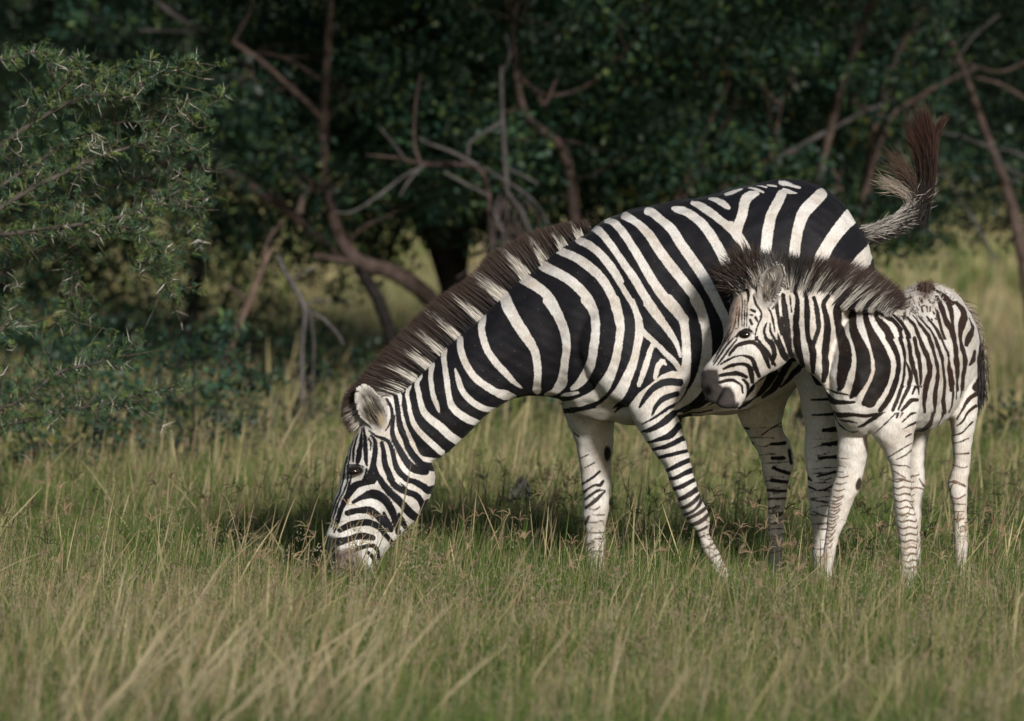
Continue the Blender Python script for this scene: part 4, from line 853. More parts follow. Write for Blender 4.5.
G.append(blades(105000, -1.2, 4.5, .12, .29, .0026, lambda x, y, f: .06 + .26 * f, K=4, seed=5, spread=.45))
G.append(blades(95000, 4.0, 13, .10, .33, .0036, lambda x, y, f: .16 + .5 * f, K=4, seed=6, spread=.45))
G.append(blades(80000, 12, 30, .10, .34, .006, lambda x, y, f: .30 + .4 * f, K=3, seed=8, margin=1.3))
G.append(blades(50000, 28, 120, .12, .42, .018, lambda x, y, f: .38 + .35 * f, K=3, seed=9, margin=1.25, pw=1.6))
V_, Q_, c_ = cat_parts(G)
tag(link_mesh("grass", arr_mesh("grass", V_, Q_, None, c_), M_grass), kind="stuff")

# dry flowering stems and finger-shaped seed heads standing above the blades
S = []
stemprof = np.array([.8, .7, .6, .55, 1.9, 1.5, .3])
S.append(blades(2600, -6.6, -.8, .28, .50, .0017, lambda x, y, f: 1 + 0 * x, (.20, 0), .36, 7, prof=stemprof, seed=12, gate=lambda x, y, f: np.where(x < -.3, .75, .22) * (.4 + .6 * f)))
S.append(blades(150, -5.2, -1.2, .42, .60, .0026, lambda x, y, f: 1 + 0 * x, (.34, 0), .28, 7, prof=stemprof, seed=14, gate=lambda x, y, f: np.where(x < -.5, .9, .06)))
S.append(blades(3000, -.5, 6, .22, .44, .0019, lambda x, y, f: .75 + 0 * x, (.10, 0), .3, 7, prof=stemprof, seed=15))
S.append(blades(5200, 6, 26, .25, .5, .0035, lambda x, y, f: .9 + 0 * x, (.10, 0), .28, 7, prof=stemprof, seed=16))
# pale straw clumps leaning to the right in the left foreground
cl_ = []
for (cx, cy, k) in ((95, -4.6, 34), (150, -5.2, 44), (205, -3.9, 30), (40, -5.4, 34), (262, -5.3, 46), (300, -4.6, 30), (345, -4.9, 26), (10, -3.6, 30), (128, -2.8, 26), (640, -5.2, 6), (985, -4.2, 8)):
    bx = (cx - 512) / FPX * (DIST + cy); x = bx + rng.normal(size=k) * .06; y = cy + rng.normal(size=k) * .07
    k = max(3, int(k * .34)); x, y = x[:k], y[:k]; h = rng.uniform(.26, .48, k); L = (rng.normal(size=k) * .34 + .30) * h; u = np.linspace(0, 1, 7)[None, :]; cv = rng.uniform(1.1, 1.9, k)[:, None]
    pts = np.stack([x[:, None] + L[:, None] * u ** cv, y[:, None] + rng.normal(size=(k, 1)) * .05 * u, h[:, None] * u], -1)
    cl_.append(ribbons(pts, np.full(k, .0026), np.array([[.46, .39, .24]]) * rng.uniform(.7, 1.15, (k, 1)), np.array([1, .9, .8, .8, 2.2, 1.8, .3]), np.tile([.1, 1., .1], (k, 1))))
S += cl_
def finger_heads(N, y0, y1, h0, h1, cols, flen=.05, gate=None):
    x, y = scatter(N, y0, y1, 1.25)
    if gate is not None:
        k = rng.random(N) < gate(x, y); x, y = x[k], y[k]; N = len(x)
    h = rng.uniform(h0, h1, N); lx = rng.normal(size=N) * .25 + .05; ly = rng.normal(size=N) * .2
    top = np.stack([x + lx * h, y + ly * h, h], 1); u = np.linspace(0, 1, 4)[None, :, None]
    basep = np.stack([x, y, np.zeros(N)], 1)
    st = basep[:, None] * (1 - u) + top[:, None] * u; c = cols[rng.integers(0, len(cols), N)] * rng.uniform(.6, 1.3, (N, 1))
    side = np.tile([0.1, 1., 0], (N, 1))
    out = [ribbons(st, np.full(N, .0022), c * .8 + .02, None, side)]
    tilt = rng.normal(size=N) * .7
    for k in range(5):
        an = tilt + (k - 2) * .42 + rng.normal(size=N) * .15 + rng.choice([-1, 1], N) * .5
        d = np.stack([np.sin(an), rng.normal(size=N) * .4, np.cos(an)], 1) * (flen * rng.uniform(.5, 1.2, N))[:, None]
        mid = top + d * .5 + np.array([0, 0, .004]); end = top + d + np.array([0, 0, -.006])
        out.append(ribbons(np.stack([top, mid, end], 1), np.full(N, .0024), c, np.array([.6, 1.1, .4]), side))
    return cat_parts(out)
DARKH = np.array([[.035, .03, .022], [.06, .045, .03], [.045, .05, .025]]); TANH = np.array([[.36, .26, .16], [.30, .20, .13], [.22, .20, .10]])
S.append(finger_heads(900, -.3, 3.6, .14, .36, DARKH, .045, lambda x, y: np.where(x > -.1, 1., .35)))
S.append(finger_heads(700, -2.5, 4.5, .20, .40, TANH, .04))
V_, Q_, c_ = cat_parts(S)
tag(link_mesh("dry_grass", arr_mesh("dry_grass", V_, Q_, None, c_), M_grass), kind="stuff")

# loose panicles: many tiny seeds floating round the tops of the dry stems
def panicles(N, per, y0, y1, h0, h1, size, cols, gate=None):
    x, y = scatter(N, y0, y1, 1.25)
    if gate is not None:
        k = rng.random(N) < gate(x, y, field(x, y, .9, 12)); x, y = x[k], y[k]; N = len(x)
    h = rng.uniform(h0, h1, N); i = np.repeat(np.arange(N), per); n = len(i)
    t = rng.random(n); lx = (rng.normal(size=N) * .2 + .25)[i]
    wd = .028 * (1.1 - t)
    cen = np.stack([x[i] + lx * h[i] * (1 + t * .35) + rng.normal(size=n) * wd, y[i] + rng.normal(size=n) * wd, h[i] * (.72 + .33 * t)], 1)
    V, q, c = None, None, cols[rng.integers(0, len(cols), N)][i] * rng.uniform(.6, 1.3, (n, 1))
    d = unit(rng.normal(size=(n, 3)) + np.array([.3, 0, .8])) * size * rng.uniform(.6, 1.4, (n, 1))
    return ribbons(np.stack([cen - d, cen, cen + d], 1), np.full(n, size * .55), c, np.array([.3, 1, .3]), np.tile([.1, 1., .1], (n, 1)))
PANC = np.array([[.36, .28, .19], [.33, .24, .18], [.28, .20, .15], [.38, .33, .22], [.26, .24, .13]])
PA_ = [panicles(4200, 22, -6.4, -.9, .20, .37, .0048, PANC, lambda x, y, f: np.where(x < -.3, .75, .5) * (.35 + .65 * f)), panicles(1500, 18, -.8, 5, .16, .34, .0042, PANC, lambda x, y, f: .3 + .6 * f), panicles(2600, 14, 5, 20, .2, .42, .007, PANC)]
V_, Q_, c_ = cat_parts(PA_)
tag(link_mesh("grass_seed", arr_mesh("grass_seed", V_, Q_, None, c_), M_grass), kind="stuff")

# ================================================================ TREES AND BUSHES
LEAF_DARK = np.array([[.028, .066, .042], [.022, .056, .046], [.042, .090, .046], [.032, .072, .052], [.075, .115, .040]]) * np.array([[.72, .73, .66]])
def leaf_cards(cen, size, cols, aspect=.45):
    """folded pointed leaves: one quad each"""
    n = len(cen); d = unit(rng.normal(size=(n, 3)) + np.array([0, 0, -.15])); s = unit(np.cross(d, rng.normal(size=(n, 3))))
    L = size * rng.uniform(.6, 1.35, (n, 1)); w = L * aspect
    nn = np.cross(d, s)
    V = np.stack([cen - d * L * .5, cen + s * w * .5 + nn * L * .08, cen + d * L * .5, cen - s * w * .5 + nn * L * .08], 1).reshape(-1, 3)
    q = np.arange(n)[:, None] * 4 + np.arange(4)[None]
    return V, q, np.repeat(cols, 4, axis=0)
def crown(name, parent, clusters, rad, per, size, pal, yellow=.02, aspect=.5, vary=.5):
    cl = np.array(clusters); k = len(cl)
    n = k * per; i = np.repeat(np.arange(k), per)
    dirs = unit(rng.normal(size=(n, 3))) * (rng.random((n, 1)) ** .6)
    cen = cl[i] + dirs * rad * np.array([1.15, 1.0, .75]) * rng.uniform(.6, 1.3, k)[i][:, None]
    tint = np.exp(rng.normal(size=(k, 1)) * vary * .8)[i]
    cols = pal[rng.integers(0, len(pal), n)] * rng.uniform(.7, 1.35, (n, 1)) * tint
    yl = (rng.random(k) < yellow)[i] & (rng.random(n) < .6)
    cols = np.where(yl[:, None], np.array([[.20, .18, .045]]) * rng.uniform(.6, 1.2, (n, 1)), cols)
    keep = cen[:, 2] > .03
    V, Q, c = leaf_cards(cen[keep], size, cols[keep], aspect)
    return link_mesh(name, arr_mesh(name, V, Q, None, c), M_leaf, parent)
BROWN = (.088, .063, .054); GREY = (.095, .087, .085); DKB = (.022, .019, .018)
def limbs_mesh(name, parent, limbs):
    """limbs: list of (points, radii, colour)"""
    parts = [tube(p, r, 8, 4, .05, c) for p, r, c in limbs]
    V, Q, c = cat_parts(parts)
    return link_mesh(name, arr_mesh(name, V, Q, None, c, True), M_bark, parent)
def px_limb(pts, Y, k=None, col=BROWN, dY=0.0):
    """pts (px, py, diameter px) at depth Y"""
    o = []; r = []
    for i, (x, y, w) in enumerate(pts):
        yy = Y + dY * i / max(1, len(pts) - 1); o.append(P(x, y, yy)); r.append(w / 2 * (DIST + yy) / FPX)
    return (o, r, col)
def twigs_to(clusters, nodes, col, r0=.008, frac=1.0, jit=.15):
    """thin crooked twigs from the nearest limb point to each leaf cluster"""
    nodes = np.array(nodes); out = []
    for c in clusters:
        if rng.random() > frac: continue
        d = np.linalg.norm(nodes - c, axis=1); j = np.argmin(d + rng.random(len(nodes)) * .3)
        a = nodes[j]; L = np.linalg.norm(c - a)
        if L > max(.55, r0 * 70): a = c + unit(a - c) * rng.uniform(.25, .5); a = a + rng.normal(size=3) * .06; L = .4; continue
        m1 = a * .66 + c * .34 + rng.normal(size=3) * L * jit; m2 = a * .33 + c * .67 + rng.normal(size=3) * L * jit
        out.append(([a, m1, m2, c], [r0 * (1 + L * .5), r0 * .8, r0 * .6, r0 * .3], col))
    return out
def ok_gap(p):
    """places where the photograph looks through between the bushes to the open grass behind"""
    t = DIST + p[1]; x = 512 + p[0] / t * FPX; y = HZ + (CAMH - p[2]) / t * FPX
    if 395 < x < 462 and 222 < y < 345: return False
    if 345 < x < 470 and y > 318 and rng.random() < .8: return False
    if x < 330 and y > 330 and rng.random() < .3: return False
    if x > 925 and y > 255: return False
    if 470 < x < 620 and y > 330: return False
    return True
def blobs(N, x0, x1, y0, y1, Y0, Y1, gap=True, dens=None):
    out = []
    while len(out) < N:
        Y = rng.uniform(Y0, Y1); p = P(rng.uniform(x0, x1), rng.uniform(y0, y1), Y)
        if p[2] < .1: continue
        if gap and not ok_gap(p): continue
        if dens is not None and rng.random() > dens(p): continue
        out.append(p)
    return out
def clear_of(limbs, Yl, prob=.85, px=15):
    pj = []
    for p, r, c in limbs:
        q = catmull(np.array(p), 4); t = DIST + q[:, 1]; pj.append(np.stack([512 + q[:, 0] / t * FPX, HZ + (CAMH - q[:, 2]) / t * FPX], 1))
    pj = np.concatenate(pj)
    def f(p):
        t = DIST + p[1]; q = np.array([512 + p[0] / t * FPX, HZ + (CAMH - p[2]) / t * FPX])
        return 1 - prob if (p[1] < Yl + .35 and np.min(np.linalg.norm(pj - q, axis=1)) < px) else 1.0
    return f
def spine(limbs):
    o = []
    for p, r, c in limbs: o += list(catmull(np.array(p), 3))
    return o
def woody(label, cat, root, limbs, clusters, rad, per, size, pal, twig=GREY, tf=.6, yellow=.02, group=None, extra=None, aspect=.5, name='bush_tree', vary=.5, tr0=.006):
    t = empty(name, tuple(root), label, cat, group)
    tw = twigs_to(clusters, spine(limbs), twig, tr0, tf)
    if extra: tw += extra
    parts = [tube(p, r, 8, 4, .05, c) for p, r, c in limbs] + [tube(p, r, 5, 3, 0, cc) for p, r, cc in tw]
    V, Q, c = cat_parts(parts); link_mesh("trunk_and_branches", arr_mesh("branches", V, Q, None, c, True), M_bark, t)
    crown("crown", t, clusters, rad, per, size, pal, yellow, aspect, vary)
    return t
def fall(x, Y): return np.array([x, Y, 0.])
GRP = "bushes and small trees along the edge of the clearing"
gx_ = lambda px, Y: (px - 512) / FPX * (DIST + Y)

# tree with the smooth brown stem that bends low across the clearing (left of the adult's head)
YA = 10.6
A = [px_limb([(470, 400, 26), (452, 335, 20), (428, 296, 18), (392, 272, 16), (360, 262, 15), (343, 243, 13), (333, 215, 12), (326, 180, 11), (323, 140, 11), (325, 100, 9.5), (328, 50, 9), (331, 0, 8), (336, -70, 7)], YA),
     px_limb([(324, 122, 7), (308, 104, 6.5), (286, 84, 6), (262, 62, 5.5), (233, 42, 5)], YA, dY=-.3), px_limb([(325, 84, 4), (300, 66, 3.5), (270, 54, 3), (240, 56, 2)], YA, dY=.3),
     px_limb([(352, 262, 7), (330, 258, 6), (314, 255, 5)], YA), px_limb([(346, 246, 5), (362, 228, 3.5), (392, 214, 3), (420, 200, 2)], YA, dY=.4),
     px_limb([(330, 190, 6), (318, 182, 6), (306, 192, 7), (298, 214, 7)], YA, dY=-.2),
     px_limb([(360, 268, 13), (378, 300, 13), (390, 335, 14), (397, 372, 15), (400, 420, 17)], YA, col=DKB, dY=.2)]
ca = clear_of(A[:6], YA, .9, 26)
cl = blobs(260, 225, 470, -160, 250, 10.0, 12.8, dens=lambda p: ca(p) * (.4 + .6 * (p[2] > 1.6)))
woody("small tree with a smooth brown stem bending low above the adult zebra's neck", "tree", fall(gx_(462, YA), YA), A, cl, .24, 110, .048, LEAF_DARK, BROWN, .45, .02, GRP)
# dark forked tree behind the neck
YE = 12.0
E = [px_limb([(468, 420, 40), (462, 340, 38), (455, 285, 34), (440, 240, 32), (418, 205, 28), (400, 160, 22), (392, 90, 18), (388, 0, 16)], YE, col=DKB),
     px_limb([(456, 280, 24), (462, 220, 20), (455, 150, 16), (470, 60, 12), (478, -40, 10)], YE, col=DKB, dY=.3), px_limb([(418, 205, 14), (385, 190, 10), (350, 175, 8)], YE, col=DKB)]
cl = blobs(330, 340, 660, -170, 262, 11.2, 14)
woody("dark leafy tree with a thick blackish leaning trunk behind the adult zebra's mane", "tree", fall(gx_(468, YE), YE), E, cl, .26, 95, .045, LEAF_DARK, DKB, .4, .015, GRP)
# bush with twisted brown trunk in the middle
YG = 10.2
Gm = [px_limb([(560, 430, 15), (570, 300, 14), (574, 240, 13), (574, 205, 12), (568, 165, 11), (556, 140, 10), (538, 128, 9), (524, 110, 8), (518, 85, 7), (515, 55, 6), (512, 20, 4)], YG),
      px_limb([(520, 76, 5), (532, 88, 4.5), (548, 95, 4.5), (572, 92, 4), (592, 82, 3.5), (608, 66, 3), (634, 42, 2.4), (650, 30, 1.8)], YG, dY=.3), px_limb([(538, 96, 5), (545, 104, 4), (556, 80, 3)], YG)]
cl = blobs(330, 470, 720, -160, 235, 9.8, 12.4, dens=clear_of(Gm[:2], YG, .9, 22))
woody("leafy bush with a crooked brown trunk rising behind the adult zebra's back", "bush", fall(gx_(560, YG), YG), Gm, cl, .23, 110, .046, LEAF_DARK, BROWN, .45, .02, GRP, name='bush')
# dead tangled branches in front of it
YF = 9.5
F_ = [px_limb([(504, 330, 6), (503, 250, 5.5), (507, 200, 5.5), (505, 160, 5.5), (502, 110, 5), (501, 66, 4)], YF, col=GREY),
      px_limb([(492, 300, 4), (490, 225, 4.5), (488, 190, 5), (478, 168, 5), (450, 164, 5.5), (424, 164, 5), (398, 158, 4)], YF, col=BROWN, dY=.2), px_limb([(420, 163, 3.5), (414, 140, 3), (416, 100, 3), (421, 72, 2)], YF, col=BROWN),
      px_limb([(478, 166, 4), (452, 152, 4), (430, 144, 3), (418, 138, 2)], YF, col=GREY), px_limb([(484, 168, 4), (500, 178, 4), (520, 190, 3.5), (538, 206, 3), (548, 224, 2.5)], YF, col=GREY, dY=-.3),
      px_limb([(505, 120, 4), (485, 132, 3.5), (470, 142, 4), (468, 156, 3)], YF, col=GREY), px_limb([(424, 166, 3), (404, 176, 3), (378, 196, 3), (352, 212, 2.5), (336, 212, 2)], YF, col=GREY), px_limb([(420, 168, 2.5), (408, 182, 2.5), (400, 196, 2)], YF, col=GREY),
      px_limb([(506, 190, 4), (520, 210, 3), (532, 236, 3), (538, 262, 3)], YF, col=GREY), px_limb([(505, 196, 4), (496, 222, 4), (490, 250, 4)], YF, col=BROWN), px_limb([(444, 172, 3), (462, 182, 3), (478, 190, 3), (488, 196, 2)], YF, col=GREY),
      px_limb([(505, 168, 3), (520, 174, 3), (538, 184, 2)], YF, col=GREY), px_limb([(404, 158, 3), (392, 142, 2), (380, 128, 1.5)], YF, col=GREY), px_limb([(398, 158, 3), (380, 156, 2), (366, 155, 1.5)], YF, col=BROWN), px_limb([(503, 70, 3), (510, 56, 2), (506, 34, 1.5)], YF, col=GREY)]
for k in range(26):
    x = rng.uniform(486, 530); y = rng.uniform(190, 240); F_.append(px_limb([(x, y, 2), (x + rng.normal() * 12, y + 22, 1.8), (x + rng.normal() * 22, y + 50, 1.2)], YF, col=GREY if k % 2 else BROWN, dY=rng.normal() * .3))
t = empty("dead_branches", tuple(fall(gx_(504, YF), YF)), "bare grey and brown dead branches tangled above the adult zebra's mane", "dead branch")
limbs_mesh("branches", t, F_)
# right-hand bush with many slanting stems
YH = 10.5
Hs = [px_limb([(790, 470, 14), (800, 330, 12), (812, 220, 10), (828, 140, 9), (845, 78, 8.5), (860, 35, 7.5), (875, -5, 7), (890, -60, 6)], YH), px_limb([(850, 480, 15), (855, 340, 12), (862, 240, 11), (872, 150, 10), (894, 64, 8.5), (912, 30, 8), (932, -4, 7), (952, -50, 6)], YH, dY=.3),
      px_limb([(862, 200, 5), (890, 120, 6), (918, 98, 6), (945, 82, 5), (976, 68, 3)], YH), px_limb([(742, 190, 5), (775, 160, 5), (803, 144, 5), (830, 130, 5), (868, 110, 4), (895, 100, 3)], YH, col=GREY),
      px_limb([(674, 205, 5), (690, 170, 5), (704, 135, 5), (718, 105, 4.5), (730, 82, 3.5)], YH), px_limb([(683, 200, 4), (700, 172, 4), (714, 142, 3.5), (740, 96, 3)], YH, dY=.2), px_limb([(771, 160, 4), (770, 130, 4), (769, 104, 3)], YH), px_limb([(775, 156, 4), (778, 120, 4), (784, 94, 3)], YH, dY=-.2),
      px_limb([(720, 190, 5), (748, 170, 5), (766, 160, 5), (800, 150, 3)], YH), px_limb([(838, 90, 4), (855, 104, 4), (872, 110, 4)], YH), px_limb([(800, 240, 4), (840, 196, 5), (830, 165, 4)], YH),
      px_limb([(690, 480, 12), (676, 330, 9), (672, 250, 7), (674, 205, 6)], YH)]
cl = blobs(400, 660, 925, -160, 245, 10.0, 13.0, dens=clear_of(Hs[:6], YH, .8, 18))
woody("broad leafy bush with many slanting brown stems behind the adult zebra's rump", "bush", fall(gx_(790, YH), YH), Hs, cl, .23, 110, .046, LEAF_DARK, BROWN, .5, .05, GRP, name='bush')
# bush at the right edge with long arching bare twigs
YR = 11.5
Rr = [px_limb([(1040, 430, 18), (1030, 300, 15), (1010, 200, 12), (985, 130, 8), (960, 60, 6), (940, 20, 4)], YR), px_limb([(1030, 300, 10), (1050, 180, 9), (1064, 60, 8), (1060, -60, 6)], YR, col=DKB)]
Rx = [px_limb([(1062, 190, 3), (1024, 156, 3.5), (990, 147, 3), (960, 136, 2.5), (936, 132, 2)], YR - .3, col=GREY), px_limb([(995, 262, 3), (985, 240, 3), (960, 198, 3), (940, 170, 2.5), (930, 150, 2)], YR - .3, col=GREY), px_limb([(1030, 180, 2), (1004, 165, 2), (990, 150, 2)], YR - .3, col=GREY),
      px_limb([(1030, 60, 4), (1000, 72, 3.5), (975, 66, 3), (950, 60, 3)], YR - .3, col=BROWN), px_limb([(1040, 108, 4), (1000, 84, 4), (975, 78, 3)], YR - .3, col=BROWN), px_limb([(955, 66, 3), (970, 40, 3), (1000, 14, 3)], YR - .3, col=GREY)]
cl = blobs(240, 900, 1130, -150, 235, 11.8, 15)
woody("dark bush at the right edge with long bare twigs arching beyond the tail", "bush", fall(gx_(1040, YR), YR), Rr, cl, .27, 90, .045, LEAF_DARK, GREY, .4, .03, GRP, extra=Rx, name='bush')
# left: dark bushes behind the thorn tree
YL = 12.2
Ll = [px_limb([(170, 430, 16), (182, 350, 12), (200, 270, 10), (190, 180, 9), (170, 90, 7), (160, 0, 5)], YL, col=DKB), px_limb([(176, 400, 7), (205, 345, 6), (230, 290, 5), (250, 240, 4)], YL, col=DKB, dY=.3), px_limb([(160, 163, 7), (200, 168, 8), (235, 176, 9), (262, 194, 10), (290, 214, 9), (322, 240, 8), (345, 262, 8)], 11.3, col=BROWN),
      px_limb([(155, 0, 5), (178, 18, 5), (205, 30, 4)], 11.2, col=GREY), px_limb([(140, 30, 3), (200, 32, 3)], 11.2, col=GREY), px_limb([(196, 84, 4), (222, 77, 5), (250, 78, 5), (275, 82, 4)], 11.2, col=GREY)]
cl = blobs(400, 40, 350, -160, 405, 11.5, 14.2, dens=lambda p: 1 if p[2] > .9 else .6)
woody("dense dark bush between the thorn tree and the brown bending stem", "bush", fall(gx_(170, YL), YL), Ll, cl, .25, 95, .042, LEAF_DARK, DKB, .45, .02, GRP, name='bush')
YM = 13.5
Lm = [px_limb([(-30, 430, 18), (-10, 330, 14), (20, 230, 11), (40, 120, 9), (50, 0, 6)], YM, col=DKB), px_limb([(-20, 380, 9), (-60, 260, 8), (-70, 100, 6)], YM, col=DKB)]
cl = blobs(300, -120, 130, -160, 400, 12.6, 15.5)
woody("dark bush at the left edge behind the thorn tree", "bush", fall(gx_(-30, YM), YM), Lm, cl, .27, 90, .045, LEAF_DARK, DKB, .4, .03, GRP, name='bush')
# leaning bare sapling and a forked dead one
YC = 8.4
t = empty("leaning_stem", tuple(fall(gx_(214, YC), YC)), "bare brown stem leaning right out of the grass left of the adult's head", "dead stem")
limbs_mesh("stem", t, [px_limb([(214, 470, 9), (217, 420, 8), (222, 375, 8), (236, 332, 8), (250, 300, 7.5), (262, 268, 6.5), (272, 248, 4)], YC, col=(.12, .082, .065)), px_limb([(262, 268, 4), (268, 240, 4), (282, 222, 3)], YC), px_limb([(246, 306, 3), (238, 292, 2.5), (226, 286, 2)], YC)])
t = empty("forked_dead_stem", tuple(fall(gx_(306, YC), YC)), "thin grey dead stem with forked drooping twigs beside the adult's forehead", "dead stem")
limbs_mesh("stem", t, [px_limb([(308, 470, 5), (303, 400, 4.5), (302, 345, 4.5), (305, 312, 4.5), (296, 290, 5), (285, 272, 5), (278, 256, 4)], YC, col=GREY), px_limb([(305, 310, 3.5), (322, 318, 3), (336, 332, 3), (344, 345, 2)], YC, col=GREY), px_limb([(304, 306, 3), (318, 300, 2), (332, 302, 1.5)], YC, col=GREY),
    px_limb([(310, 312, 3), (314, 345, 2.5), (312, 390, 2)], YC, col=GREY), px_limb([(292, 280, 3), (304, 272, 2), (316, 268, 2)], YC, col=GREY)])
# stone half hidden in the grass
bm = bmesh.new(); bmesh.ops.create_icosphere(bm, subdivisions=4, radius=1)
ct = fall(gx_(521, 4.0), 4.0)
for v in bm.verts:
    q = np.array(v.co); nn_ = 1 + .10 * math.sin(q[0] * 4 + 1) * math.cos(q[1] * 5) + .06 * math.sin(q[2] * 9 + q[0] * 7)
    v.co = Vector(q * np.array([.07, .08, .15]) * nn_ + ct + np.array([0, 0, .06]))
for f in bm.faces: f.smooth = True
me = bpy.data.meshes.new("stone"); bm.to_mesh(me); bm.free()
ca_ = me.color_attributes.new("Col", 'FLOAT_COLOR', 'POINT'); ca_.data.foreach_set("color", np.tile([.10, .10, .105, 1], len(me.vertices)).astype(np.float32))
tag(link_mesh("stone", me, M_bark), "small dark grey stone half hidden in the grass between the adult's head and forelegs", "stone")
# low shrubs in the grass
def shrub(px, Y, r, n, label, pal=LEAF_DARK, size=.035):
    c = fall(gx_(px, Y), Y)
    cl = [c + np.array([rng.normal() * r * .6, rng.normal() * r * .5, abs(rng.normal()) * r * .55 + .1]) for _ in range(n)]
    limbs = [([c, c + np.array([rng.normal() * .1, 0, .15]), np.array(q)], [.012, .009, .004], DKB) for q in cl[:7]]
    woody(label, "shrub", c, limbs, cl, .13, 70, size, pal, BROWN, .5, .03, "low shrubs in the grass behind the zebras", name='shrub', tr0=.003)
shrub(175, 6.5, .42, 26, "low dark green shrub in the grass at the foot of the leaning stem")
shrub(110, 7.6, .40, 22, "low dark shrub under the thorn tree's hanging branch")
shrub(500, 9.0, .55, 34, "low dark shrub seen under the adult zebra's neck")
shrub(410, 10.5, .30, 12, "small sparse shrub just left of the adult zebra's lower mane")
shrub(720, 7.5, .55, 34, "dark shrub seen under the adult zebra's belly")
shrub(1010, 7.0, .34, 16, "low dark shrub right of the foal's hind legs")
shrub(60, 5.2, .45, 26, "dark shrub at the left edge under the thorn tree's lowest branches")
shrub(240, 8.2, .40, 20, "low shrub between the leaning stem and the forked dead stem")
shrub(20, 9.0, .55, 34, "taller dark shrub far left behind the thorn tree's trunk")
shrub(300, 9.6, .30, 12, "small shrub behind the forked dead stem")
# unseen tall tree added overhead so its crown shades the bushes (boughs above the frame)
YT = 7.5
T1 = [([np.array([5.6, YT, 0]), np.array([5.4, YT, 1.6]), np.array([5.1, YT - .2, 3.2]), np.array([4.2, YT, 4.6]), np.array([2.6, YT, 5.6])], [.24, .20, .17, .13, .08], DKB),
      ([np.array([5.1, YT - .2, 3.2]), np.array([3.2, YT + .6, 4.2]), np.array([.8, YT + .8, 4.8]), np.array([-1.6, YT + .6, 5.2])], [.15, .12, .09, .06], DKB),
      ([np.array([4.6, YT, 4.0]), np.array([3.6, YT - 1.2, 5.2]), np.array([2.0, YT - 1.6, 6.4])], [.12, .09, .06], DKB)]
cl = [np.array([rng.uniform(-3.6, 5.4), rng.uniform(4.6, 11.0), rng.uniform(3.0, 6.6)]) for _ in range(400)]
woody("tall spreading tree whose leafy boughs hang over the bushes", "tree", (5.6, YT, 0), T1, cl, .55, 90, .095, LEAF_DARK, DKB, .3, 0, GRP, name='tree', tr0=.012)
T2 = [([np.array([-5.8, 8.4, 0]), np.array([-5.6, 8.4, 2.0]), np.array([-5.0, 8.2, 3.8]), np.array([-3.6, 8.3, 5.4])], [.22, .19, .15, .08], DKB), ([np.array([-5.2, 8.2, 3.4]), np.array([-4.6, 7.4, 5.0]), np.array([-3.4, 6.6, 6.2])], [.12, .09, .06], DKB)]
cl = [np.array([rng.uniform(-8.0, -3.0), rng.uniform(5.6, 11.5), rng.uniform(3.6, 7.4)]) for _ in range(240)]
woody("second tall tree standing left of the bushes", "tree", (-5.8, 8.4, 0), T2, cl, .55, 85, .095, LEAF_DARK, DKB, .3, 0, GRP, name='tree', tr0=.012)
# trees far behind, across the open grass
FAR = np.array([[.030, .055, .030], [.040, .065, .030], [.050, .070, .035]])
far = [(-6.5, 62, 3.2, "far round tree at the left across the open grass"), (-1.0, 74, 3.6, "far tree seen in the gap left of the dark leaning trunk"), (4.5, 66, 3.4, "far tree hidden mostly behind the adult zebra"),
       (9.5, 58, 3.0, "far pale green tree beyond the tail at the right"), (14.5, 64, 3.6, "far tree at the right edge of the open grass"), (-12.5, 70, 3.6, "far tree beyond the left edge bushes"), (1.8, 92, 4.6, "farthest tree behind the middle bushes"), (8.0, 98, 5.0, "farthest tree behind the right bushes"), (-8.0, 96, 5.0, "farthest tree behind the left bushes")]
for x, y, r, lab in far:
    c = np.array([x, y, 0.])
    cl = [c + np.array([*(rng.normal(size=2) * r * .55), .5 + abs(rng.normal()) * r * .75]) for _ in range(110)]
    lim = [([c, c + [.1, 0, 1.4], c + [.3, 0, r * .9]], [.2, .16, .08], DKB), ([c + [.1, 0, 1.2], c + [-.9, .3, 2.4]], [.12, .05], DKB), ([c + [.1, 0, 1.2], c + [1.1, -.3, 2.5]], [.12, .05], DKB)]
    woody(lab, "tree", c, lim, cl, .62, 60, .20, FAR, DKB, .2, .02, "trees far across the open grass", name='tree', tr0=.02)
# far thicket closing the view
V, Q, c = [], [], []
cen = np.stack([rng.uniform(-32, 32, 26000), rng.uniform(112, 124, 26000), np.abs(rng.normal(size=26000)) * 2.6 + .1], 1)
V, Q, c = leaf_cards(cen, .55, FAR[rng.integers(0, 3, len(cen))] * rng.uniform(.7, 1.3, (len(cen), 1)), .7)
tag(link_mesh("far_thicket", arr_mesh("far_thicket", V, Q, None, c), M_leaf), kind="stuff")

